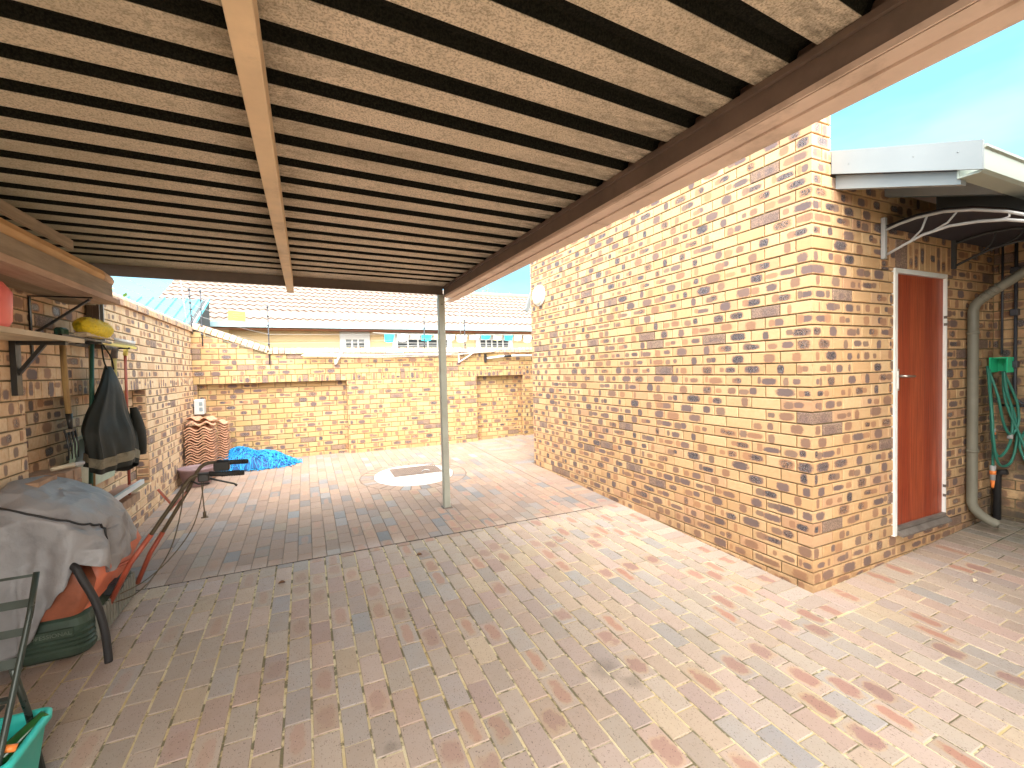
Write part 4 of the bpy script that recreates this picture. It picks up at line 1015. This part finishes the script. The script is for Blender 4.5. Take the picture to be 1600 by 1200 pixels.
# shelf
sf = empty('wall_shelf', (XL, 3.3, 1.83), 'pale wooden wall shelf on a black bracket beside the garden tools', 'shelf')
mb = MB(); mb.box((XL + .001, 1.9, 1.818), (-1.285, 3.74, 1.836), ch=.002); mb.box((-1.285, 1.9, 1.815), (-1.272, 3.74, 1.842)); mb.build('shelf_board', M['woodlight'], sf)
mb = MB(); mb.box((XL + .001, 3.55, 1.50), (XL + .028, 3.605, 1.817)); mb.box((XL + .028, 3.56, 1.795), (-1.30, 3.595, 1.817)); mb.bar((XL + .02, 3.577, 1.62), (-1.40, 3.577, 1.80), .02, .02); mb.build('shelf_bracket', M['blackmetal'], sf)
mb = MB(); mb.lathe([(.11, 0), (.125, .03), (.13, .16), (.10, .21), (.03, .235), (.025, .25), (.01, .25)], (-1.375, 2.90, 1.842), 24); 
pk = mb.build('plastic_can', M['pinkred']); tag(pk, 'pink red rounded plastic can standing on the pale wall shelf', 'can')

# tool rack and tools
rk = empty('tool_rack', (XL, 4.4, 1.84), 'black steel bar tool rack on the left wall', 'rack')
mb = MB(); mb.box((XL + .001, 3.80, 1.835), (XL + .035, 5.12, 1.865)); mb.box((XL + .036, 3.80, 1.845), (-1.40, 3.815, 1.86)); mb.box((XL + .036, 4.28, 1.845), (-1.36, 4.30, 1.86)); mb.box((XL + .036, 5.0, 1.845), (-1.40, 5.02, 1.86)); mb.box((-1.42, 3.80, 1.865), (-1.40, 4.6, 1.88))
mb.build('rack_bar', M['blackmetal'], rk)
tfk = empty('garden_fork', (-1.45, 3.94, 1.1), 'garden fork with green handle and worn shaft hanging tines down', 'fork')
mb = MB(); mb.tube([(-1.45, 3.93, 1.83), (-1.45, 3.94, 1.55), (-1.445, 3.95, 1.34)], [.016, .018, .016], 10); mb.build('shaft', M['woodhandle'], tfk)
mb = MB(); mb.box((-1.475, 3.88, 1.83), (-1.425, 3.97, 1.93), ch=.012); mb.build('handle', M['greentool'], tfk)
mb = MB(); mb.tube([(-1.445, 3.95, 1.36), (-1.44, 3.95, 1.255)], [.019, .012], 10); mb.bar((-1.44, 3.865, 1.25), (-1.44, 4.01, 1.25), .012, .02)
for q in range(4):
    y = 3.870 + q * .045; mb.tube([(-1.44, y, 1.25), (-1.425, y, 1.15), (-1.43, y + .008, 1.06)], [.0065, .006, .003], 6)
mb.build('tines', M['blackmetal'], tfk)
def pole(name, mt, p, q, r, lab): 
    mb = MB(); mb.tube([p, q], r, 10); o = mb.build(name, M[mt]); tag(o, lab, 'pole'); return o
br = empty('wall_brush', (-1.43, 4.3, .8), 'soft yellow wall brush with a dark green pole standing head up', 'brush')
mb = MB(); mb.tube([(-1.44, 4.36, 1.88), (-1.46, 4.22, .50)], .013, 10); mb.build('pole', M['greentool'], br)
mb = MB(); rows = []
for i in range(15):
    t_ = i / 14; y = 3.93 + .46 * t_; rr_ = .050 * (1 - abs(2 * t_ - 1) ** 5) + .012; rows.append([(-1.36 + rr_ * 1.1 * math.cos(a) * (1 + random.uniform(-.08, .08)), y + random.uniform(-.006, .006), 1.955 - .012 * t_ + rr_ * math.sin(a) * (1 + random.uniform(-.08, .08))) for a in [2 * math.pi * k / 24 for k in range(24)]])
mb.grid(rows, close=True)
for i in range(700):
    a = random.uniform(0, 6.28); y = random.uniform(3.93, 4.39); e = 1 - abs((y - 4.16) / .23) ** 5; r0 = .05 * e; d = Vector((math.cos(a), random.uniform(-.3, .3), math.sin(a))); p = Vector((-1.36, y, 1.95)) + d * r0; mb.tube([p, p + d * .02], [.0016, .0008], 3, caps=False)
mb.build('bristles', M['yellow'], br, recalc=False)
mb = MB(); mb.box((-1.40, 3.95, 1.885), (-1.33, 4.37, 1.905), ch=.004); mb.build('head', M['woodlight'], br)
rk2 = empty('garden_rake', (-1.45, 5.0, .7), 'yellow headed garden rake with its tines pointing up and a thin brown handle', 'rake')
mb = MB(); mb.tube([(-1.45, 5.06, 1.83), (-1.45, 4.99, .56)], .011, 10); mb.build('handle', M['redtube'], rk2)
mb = MB(); mb.box((-1.44, 4.40, 1.855), (-1.41, 5.22, 1.875)); mb.tube([(-1.45, 5.055, 1.79), (-1.44, 5.06, 1.86)], .017, 10); mb.build('head', M['yellowp'], rk2)
mb = MB()
for q in range(24): y = 4.72 + q * .021; mb.tube([(-1.42, y, 1.875), (-1.415, y + .006, 1.925)], .0025, 5)
mb.build('tines', M['galv'], rk2)
hb = empty('broom', (-1.46, 4.9, .5), 'broom with a yellow wooden handle and grey socket hanging behind the dark jacket', 'broom')
mb = MB(); mb.tube([(-1.47, 4.86, 1.76), (-1.47, 4.82, .95)], .019, 10); mb.build('handle', M['woodyel'], hb)
mb = MB(); mb.tube([(-1.47, 4.86, 1.76), (-1.468, 4.865, 1.80), (-1.45, 4.84, 1.845)], [.022, .024, .02], 10); mb.build('socket', M['sill'], hb)
mb = MB(); mb.tube([(-1.48, 4.46, 1.84), (-1.48, 4.33, .52)], .016, 10); o = mb.build('wooden_pole', M['woodhandle']); tag(o, 'bare brown wooden pole standing between the green pole and the jacket', 'pole')
# hanging oilcloth jacket
jk = empty('hanging_coverall', (-1.38, 4.5, 1.8), 'dark green oilcloth jacket hanging from the tool rack with a dusty hem', 'jacket')
def jprof(t):   # t 0 top..1 bottom -> centre y, half width y, half depth x
    z = 1.685 - t * .80
    w = .03 + .35 * min(1, t / .62) ** .85 * (1 - .10 * max(0, t - .7) / .3)
    return 4.50 + .0 * t, w, .02 + .085 * min(1, t * 1.6), z
mb = MB(); rows = []; nn = 64
for i in range(34):
    t_ = i / 33; cy, w, dpt, z = jprof(t_); r_ = []
    for k in range(nn):
        a = 2 * math.pi * k / nn; fold = 1 + .26 * t_ * math.sin(5 * a + 1.3 + t_ * 1.5) + .16 * t_ * math.sin(11 * a + t_ * 4) + .10 * t_ * math.sin(17 * a - t_ * 5)
        r_.append((-1.40 + dpt * math.cos(a) * fold + .01 * math.sin(9 * t_), cy + w * math.sin(a) * (1 + .05 * math.sin(7 * a + 4 * t_)), z + .035 * t_ * math.sin(a * 2 + 1) - .05 * t_ * math.sin(a)))
    rows.append(r_)
mb.grid(rows, close=True); mb.build('body', M['greencloth'], jk)
mb = MB(); rows = []
for i in range(6):
    t_ = .86 + .09 * i / 5; cy, w, dpt, z = jprof(t_); r_ = []
    for k in range(nn):
        a = 2 * math.pi * k / nn; fold = 1 + .26 * t_ * math.sin(5 * a + 1.3 + t_ * 1.5) + .16 * t_ * math.sin(11 * a + t_ * 4) + .10 * t_ * math.sin(17 * a - t_ * 5)
        r_.append((-1.40 + (dpt + .006) * math.cos(a) * fold + .01 * math.sin(9 * t_), cy + (w + .006) * math.sin(a) * (1 + .05 * math.sin(7 * a + 4 * t_)), z + .035 * t_ * math.sin(a * 2 + 1) - .05 * t_ * math.sin(a)))
    rows.append(r_)
mb.grid(rows, close=True); mb.build('hem', M['beigeband'], jk)
mb = MB(); rows = []
for i in range(12):
    t_ = i / 11; r_ = []
    for k in range(12):
        a = 2 * math.pi * k / 12; rr_ = .035 + .035 * math.sin(t_ * 3.0); r_.append((-1.34 + rr_ * .7 * math.cos(a) + .01 * t_, 4.80 + .13 * t_ ** .7 + rr_ * math.sin(a), 1.34 - .42 * t_))
    rows.append(r_)
mb.grid(rows, close=True); mb.build('sleeve', M['greencloth'], jk)
mb = MB(); mb.tube(sp([(-1.40, 4.40, 1.85), (-1.39, 4.40, 1.72), (-1.39, 4.46, 1.66)]), .006, 6); mb.tube(sp([(-1.40, 4.42, 1.85), (-1.38, 4.50, 1.76), (-1.38, 4.55, 1.66)]), .006, 6); mb.build('strap', M['greencloth'], jk)

# things on the sill of the recess
def loose_brick(i, x, y, z, rz_, lab, grp='loose bricks stacked on the recess sill'):
    o = lb0 if i == 0 else lb0.copy()
    if i: COL.objects.link(o)
    o.location = (x, y, z); o.rotation_euler = (0, 0, rz_); tag(o, lab, 'brick', grp); return o
mb = MB(); mb.box((-.111, -.0525, 0), (.111, .0525, .073), ch=.003); lb0 = mb.build('loose_brick', simple('loose_brick_clay', (.36, .23, .15), .85, 0, .25, 12, .3, (.17, .12, .10)))
k = 0; zs = SILL + .002
for r_ in range(7):
    for c in (0, 1):
        loose_brick(k, -1.515 - .0 * c, 3.80 + c * .115 + random.uniform(-.006, .006), zs + r_ * .0745, random.uniform(-.04, .04), 'loose brown brick in the tall stack inside the recess'); k += 1
for r_ in range(6):
    loose_brick(k, -1.44, 3.50 + random.uniform(-.008, .008), zs + .09 + r_ * .0745, math.pi / 2 + random.uniform(-.05, .05), 'loose brown brick in the stack against the near pier', 'loose bricks stacked against the near pier'); k += 1
for r_ in range(5):
    loose_brick(k, -1.515, 4.06 + random.uniform(-.008, .008), zs + r_ * .0745, random.uniform(-.06, .06), 'loose brick in the low stack beside the pale glass', 'loose bricks in the low stack beside the pale glass'); k += 1
for c in range(9):
    loose_brick(k, -1.53, 4.20 + c * .112, zs, random.uniform(-.02, .02), 'flat loose brick under the salmon board on the sill', 'flat bricks under the salmon board'); k += 1
mb = MB(); mb.box((-1.60, 3.40, zs - .45 + .0), (-1.34, 3.62, zs + .088)); 
sb = mb.build('brick_pier_block', M['mortar']); tag(sb, 'low rendered block under the brick stack by the near pier', 'block')
mb = MB(); mb.box((-1.36, 3.70, 0), (-1.355, 3.71, .01)); 
hb_ = MB(); hb_.tube([(-1.50, 3.83, zs + 7 * .0745 + .016), (-1.44, 3.96, zs + 7 * .0745 + .016)], [.012, .017], 10); hb_.tube([(-1.438, 3.964, zs + 7 * .0745 + .016), (-1.41, 4.02, zs + 7 * .0745 + .017)], [.014, .014], 10, mi=1)
o = hb_.build('trowel_handle', [M['woodlight'], M['grey']]); tag(o, 'pale wooden tool handle lying on the tall brick stack', 'handle')
mb = MB(); mb.obox((-1.60, 4.80, .93), (.015, 0, -.008), (0, .44, 0), (.04, 0, .22)); o = mb.build('glass_pane', M['pane']); tag(o, 'pale green glass pane leaning in the recess under the jacket', 'glass pane')
mb = MB(); mb.obox((-1.475, 4.66, .635), (.075, 0, .014), (0, .45, 0), (-.004, 0, .010)); o = mb.build('salmon_board', M['salmon']); tag(o, 'salmon painted board lying along the recess sill', 'board')
mb = MB(); mb.obox((-1.385, 4.66, .648), (.014, 0, 0), (0, .44, 0), (0, 0, .019)); o = mb.build('white_rail', M['white']); tag(o, 'white rail along the front edge of the salmon board', 'rail')

# ------------------------------------------------------------------ covered mower
mw = empty('lawn_mower', (-1.3, 3.6, ground_z(-1.3, 3.6)), 'old orange hover mower on a dark green ribbed base under a silver cover', 'mower')
g3 = ground_z(-1.3, 3.5)
mb = MB()   # base with ribs
def rrect(x0, x1, y0, y1, r, n=6):
    P = []
    for cx, cy, a0 in ((x1 - r, y1 - r, 0), (x0 + r, y1 - r, 90), (x0 + r, y0 + r, 180), (x1 - r, y0 + r, 270)):
        for k in range(n + 1): a = R(a0 + 90 * k / n); P.append((cx + r * math.cos(a), cy + r * math.sin(a)))
    return P
rows = []
for (ins, z) in ((.02, .0), (.0, .02), (-.004, .05), (.004, .06), (-.002, .075), (.006, .085), (.0, .10), (.008, .11), (.002, .13), (.010, .14), (.006, .17), (.02, .205), (.05, .235), (.10, .25)):
    rows.append([(x, y, g3 + .01 + z) for x, y in rrect(-1.53 + ins, -1.14 - ins, 3.20 + ins, 3.98 - ins, .07)])
mb.grid(rows, close=True, smooth=False); P = rows[-1]; mb.add(P, [tuple(range(len(P)))])
mb.build('base', M['darkgreen'], mw)
mb = MB()
for k in range(14): y = 3.30 + k * .045; mb.box((-1.1455, y, g3 + .03), (-1.128, y + .026, g3 + .19), ch=.004)
mb.build('side_ribs', M['greydeck'], mw)
mb = MB(); mb.box((-1.36, 3.187, g3 + .135), (-1.20, 3.199, g3 + .185), ch=.003); pl = mb.build('name_plate', M['darkgreen'], mw)
fc = bpy.data.curves.new('lettering', 'FONT'); fc.body = 'PROFESSIONAL'; fc.size = .030; fc.extrude = .0012; fc.align_x = 'RIGHT'
fo = bpy.data.objects.new('lettering_tmp', fc); COL.objects.link(fo)
dg = bpy.context.evaluated_depsgraph_get(); me = bpy.data.meshes.new_from_object(fo.evaluated_get(dg)); bpy.data.objects.remove(fo)
me.materials.clear(); me.materials.append(simple('worn_lettering', (.13, .16, .12), .5))
lt = bpy.data.objects.new('lettering', me); COL.objects.link(lt); lt.parent = pl; lt.matrix_parent_inverse = Matrix.Identity(4)
lt.rotation_euler = (R(90), 0, 0); lt.location = (-1.205, 3.186, g3 + .150)
mb = MB()   # orange hood
rows = []
for (a, b, c, d, z) in ((-1.52, -1.15, 3.22, 3.96, .25), (-1.52, -1.13, 3.24, 3.97, .32), (-1.52, -1.08, 3.28, 3.95, .42), (-1.52, -1.09, 3.32, 3.90, .50), (-1.52, -1.16, 3.36, 3.84, .62), (-1.50, -1.24, 3.42, 3.78, .72), (-1.46, -1.34, 3.5, 3.7, .78)):
    rows.append([(x, y, g3 + z) for x, y in rrect(a, b, c, d, .06)])
mb.grid(rows, close=True); mb.add(rows[-1], [tuple(range(len(rows[-1])))]); mb.build('hood', M['orange'], mw)
mb = MB(); rows = []
for (a, b, z) in ((-1.50, -1.17, .245), (-1.50, -1.14, .30), (-1.50, -1.12, .40), (-1.48, -1.14, .47), (-1.44, -1.22, .50)):
    rows.append([(x, y, g3 + z) for x, y in rrect(a, b, 3.19, 3.32, .05)])
mb.grid(rows, close=True); mb.add(rows[-1], [tuple(range(len(rows[-1])))]); mb.build('motor_housing', M['brown_or'], mw)
mb = MB(); mb.box((-1.20, 3.50, g3 + .20), (-1.10, 3.62, g3 + .27), ch=.01); mb.build('latch', M['rubber'], mw)
# handle
NBp = [(-1.16, 3.5, .17), (-1.03, 3.5, .44), (-.92, 3.5, .60), (-.75, 3.5, .86), (-.705, 3.5, .925), (-.66, 3.5, .945), (-.60, 3.5, .945)]
FBp = [(-1.13, 3.95, .14), (-1.05, 3.95, .34), (-.97, 3.95, .48), (-.81, 3.93, .76), (-.74, 3.92, .90), (-.69, 3.92, .945), (-.62, 3.92, .95)]
for P, rdx in ((NBp, .47), (FBp, .42)):
    mb = MB(); mb.tube(P[:3], .0155, 10); mb.build('lower_handle_bar', M['redtube'], mw)
    mb = MB(); mb.tube(sp(P[2:], 5), .0125, 10); mb.build('upper_handle_bar', M['olivetube'], mw)
    e = Vector(P[-1]); mb = MB(); mb.tube([e, e + Vector((.075, 0, -.008)), e + Vector((.20, 0, -.014))], [.017, .0165, .0165], 12)
    for q in range(9): mb.tube([e + Vector((.07 + q * .014, 0, -.008 - q * .0006)), e + Vector((.076 + q * .014, 0, -.008 - q * .0006))], .0185, 12)
    mb.build('grip', M['rubber'], mw)
mb = MB(); mb.box((-.64, 3.89, .885), (-.54, 3.95, .955), ch=.008); mb.build('switch_box', M['blackmetal'], mw)
mb = MB(); mb.box((-.66, 3.47, .90), (-.595, 3.53, .955), ch=.008); mb.build('switch_box', M['blackmetal'], mw)
mb = MB(); mb.tube([(-.64, 3.5, .93), (-.56, 3.5, .90), (-.46, 3.49, .865), (-.445, 3.49, .85)], [.007, .006, .006, .008], 8); mb.tube([(-.70, 3.5, .91), (-.66, 3.5, .885), (-.60, 3.5, .885)], .006, 8); mb.build('brake_lever', M['blackmetal'], mw)
mb = MB(); mb.tube([(-.82, 3.5, .74), (-.82, 3.93, .75)], .008, 8); mb.bar((-.90, 3.6, .86), (-.825, 3.6, .742), .022, .010); mb.build('cross_bar', M['redtube'], mw)
mb = MB(); mb.tube([(-1.02, 3.5, .46), (-1.10, 3.5, .43), (-1.17, 3.5, .40)], .010, 8); mb.build('cross_bar', M['redtube'], mw)
mb = MB()
mb.tube(sp([(-.74, 3.49, .87), (-.76, 3.49, .72), (-.82, 3.49, .50), (-.92, 3.49, .33), (-1.02, 3.49, .24), (-1.12, 3.48, .22)]), .004, 6)
mb.tube(sp([(-.70, 3.9, .88), (-.72, 3.88, .70), (-.78, 3.85, .50), (-.90, 3.8, .33), (-1.02, 3.7, .24), (-1.12, 3.6, .22)]), .004, 6)
mb.tube(sp([(-.645, 3.5, .90), (-.64, 3.5, .80), (-.635, 3.5, .70)]), .004, 6); mb.tube([(-.635, 3.5, .70), (-.635, 3.5, .665)], .010, 8); mb.tube([(-.655, 3.5, .662), (-.615, 3.5, .662)], .005, 6); mb.build('cable', M['olivetube'], mw)

# cover draped over the mower: grid over a dome with folds and a hem that hangs unevenly
cv = MB(); rows = []
from mathutils import noise as MN
ccx, ccy = -1.325, 3.47
def hem(a):    # how low the hem hangs by direction (a = 0 towards +X, -90 deg towards the camera)
    d = math.degrees(a) % 360
    pts = [(0, .44), (40, .46), (90, .42), (180, .40), (225, .08), (250, .10), (262, .16), (278, .32), (292, .42), (303, .54), (316, .50), (330, .42), (345, .40), (360, .44)]
    for (p, q) in zip(pts, pts[1:]):
        if p[0] <= d <= q[0]:
            t_ = (d - p[0]) / (q[0] - p[0]); t_ = t_ * t_ * (3 - 2 * t_); return p[1] + (q[1] - p[1]) * t_
    return .5
NU, NV = 150, 70
for j in range(NV):
    s_ = j / (NV - 1); r_ = []
    for i in range(NU):
        a = 2 * math.pi * i / NU; ca, sa = math.cos(a), math.sin(a)
        rx = .245 if ca > 0 else .24; ry = .33 if sa > 0 else .30
        sq = (abs(ca) ** 3.4 + abs(sa) ** 3.4) ** (-1 / 3.4)
        def topz(x, t_): return g3 + .765 + max(0., -1.02 - x) * .46 - .11 * t_ ** 4
        if s_ < .42:
            t_ = s_ / .42; x = ccx + rx * sq * t_ * ca; y = ccy + ry * sq * t_ * sa; z = topz(x, t_); amp = .012
        else:
            t_ = (s_ - .42) / .58; zt = topz(ccx + rx * sq * ca, 1); zb = g3 + hem(a)
            fold = .034 * math.sin(6 * a + .9 * math.sin(3 * a) + 1.0) + .020 * math.sin(13 * a + 2.0 + 3 * t_)
            k = 1 + .16 * math.sin(t_ * 1.9) * (1 if ca > -.3 else .4); off = fold * min(1, t_ * 2.2)
            x = ccx + (rx * sq * k + off) * ca; y = ccy + (ry * sq * k + off) * sa; z = zt + (zb - zt) * t_ ** 1.08; amp = .02
        q = Vector((x, y, z)); n1 = MN.noise(q * 5.5); n2 = abs(MN.noise(q * 11 + Vector((3, 1, 7)))); n3 = abs(MN.noise(Vector((x * 20 + z * 9, y * 20, z * 14))))
        dsp = amp * (1.6 * n1 - 1.3 * n2 - .15 * n3 + .2)
        x += dsp * ca; y += dsp * sa; z += dsp * (1.1 if s_ < .5 else .4)
        x = max(x, XL + .006); r_.append((x, y, z))
    rows.append(r_)
cv.grid(rows, close=True)
cvo = cv.build('tarpaulin_cover', M['cover'], None)
md = cvo.modifiers.new('thick', 'SOLIDIFY'); md.thickness = .003
tag(cvo, 'crumpled silver grey cover draped over the orange mower', 'cover')
mb = MB(); seam = [rows[int(NV * .40)][i] for i in range(int(NU * .62), int(NU * .92))]
mb.tube([(p[0] * 1.0 + .004, p[1] - .004, p[2] + .006) for p in seam], .006, 6); seam2 = [rows[j][int(NU * .92)] for j in range(int(NV * .40), int(NV * .62))]
mb.tube([(p[0] + .004, p[1] - .004, p[2] + .004) for p in seam2], .006, 6); mb.build('piping', M['rubber'], cvo)
mb = MB(); mb.tube(sp([(-1.26, 3.20, .62), (-1.16, 3.13, .59), (-1.12, 3.11, .52), (-1.07, 3.11, .38), (-1.04, 3.11, .22), (-1.03, 3.11, .045)]), .0185, 12)
o = mb.build('bent_pipe', M['rubber']); tag(o, 'bent black pipe coming out from under the cover down to the paving', 'pipe')

# ------------------------------------------------------------------ folding chair and bucket at the left edge
ch = empty('folding_chair', (-1.2, 2.2, 0), 'dark slatted metal folding chair at the left edge beside the covered mower', 'chair')
g2 = ground_z(0, 2.2)
for x in (-.985, -1.42):
    mb = MB(); mb.tube([(x, 2.36, .835), (x, 2.30, .70), (x, 2.10, .36), (x, 1.90, g2)], .0105, 8); mb.build('side_frame', M['chairpaint'], ch)
    mb = MB(); mb.tube([(x - .018, 2.215, .54), (x - .018, 2.29, .33), (x - .018, 2.37, g2)], .011, 8); mb.build('leg', M['chairpaint'], ch)
for z, y, h in ((.826, 2.355, .010), (.735, 2.317, .030), (.645, 2.275, .028), (.555, 2.225, .034)):
    mb = MB(); mb.bar((-1.42, y, z), (-.985, y, z), .006, h * 1.0, up=(0, .45, 1)); mb.build('back_slat', M['chairpaint'], ch)
mb = MB()
for k in range(7): y = 1.86 + k * .05; mb.box((-1.41, y, .448), (-.995, y + .032, .456))
mb.build('seat', M['chairpaint'], ch)
bk = empty('bucket', (-1.08, 2.18, 0), 'turquoise plastic bin at the bottom left holding a green bottle', 'bucket')
gb = ground_z(0, 2.2); mb = MB(); rows = []
for (e, z) in ((-.045, .0), (-.04, .01), (-.004, .265), (.012, .266), (.014, .29), (.0, .296), (-.008, .29), (-.010, .26), (-.045, .02)):
    rows.append([(x, y, gb + z) for x, y in rrect(-1.235 - e, -.955 + e, 2.03 - e, 2.335 + e, .035 + max(e, -.02))])
mb.grid(rows, close=True); mb.add(rows[-1], [tuple(range(len(rows[-1])))]); mb.add(rows[0], [tuple(range(len(rows[0])))]); mb.build('body', M['turq'], bk)
mb = MB(); mb.tube([(-1.16, 2.14, .10), (-1.02, 2.24, .24), (-.985, 2.27, .275), (-.955, 2.295, .305)], [.035, .035, .026, .018], 16)
o = mb.build('green_bottle', M['bottle']); tag(o, 'dark green bottle lying in the turquoise bin', 'bottle')
mb = MB(); mb.tube(sp([(-1.15, 2.06, .25), (-1.08, 2.07, .33), (-1.02, 2.09, .333), (-.985, 2.10, .325)]), .007, 8)
o = mb.build('black_cable', M['rubber']); tag(o, 'black cable with an orange tip hanging over the turquoise bin', 'cable')
mb = MB(); mb.tube([(-.985, 2.10, .325), (-.955, 2.105, .315)], .012, 10); mb.build('tip', M['orangecap'], o)

# dry leaves on the paving
for i, (x, y, l) in enumerate(((-.214, 3.654, 'curled dry leaf on the paving left of centre'), (.801, 3.674, 'small dry leaf on the paving left of the post'), (4.19, 1.465, 'pale leaf scrap on the paving before the red door'))):
    mb = MB(); rws = []
    for a in range(5):
        t_ = a / 4; w = .016 * math.sin(math.pi * (t_ * .9 + .05)); rws.append([(x - .025 + .05 * t_, y + s * w, ground_z(x, y) + .004 + .016 * abs(s) * math.sin(t_ * 3)) for s in (-1, -.5, 0, .5, 1)])
    mb.grid(rws); o = mb.build('dry_leaf', M['dryleaf'] if i < 2 else M['woodlight'], None, recalc=False); tag(o, l, 'leaf')
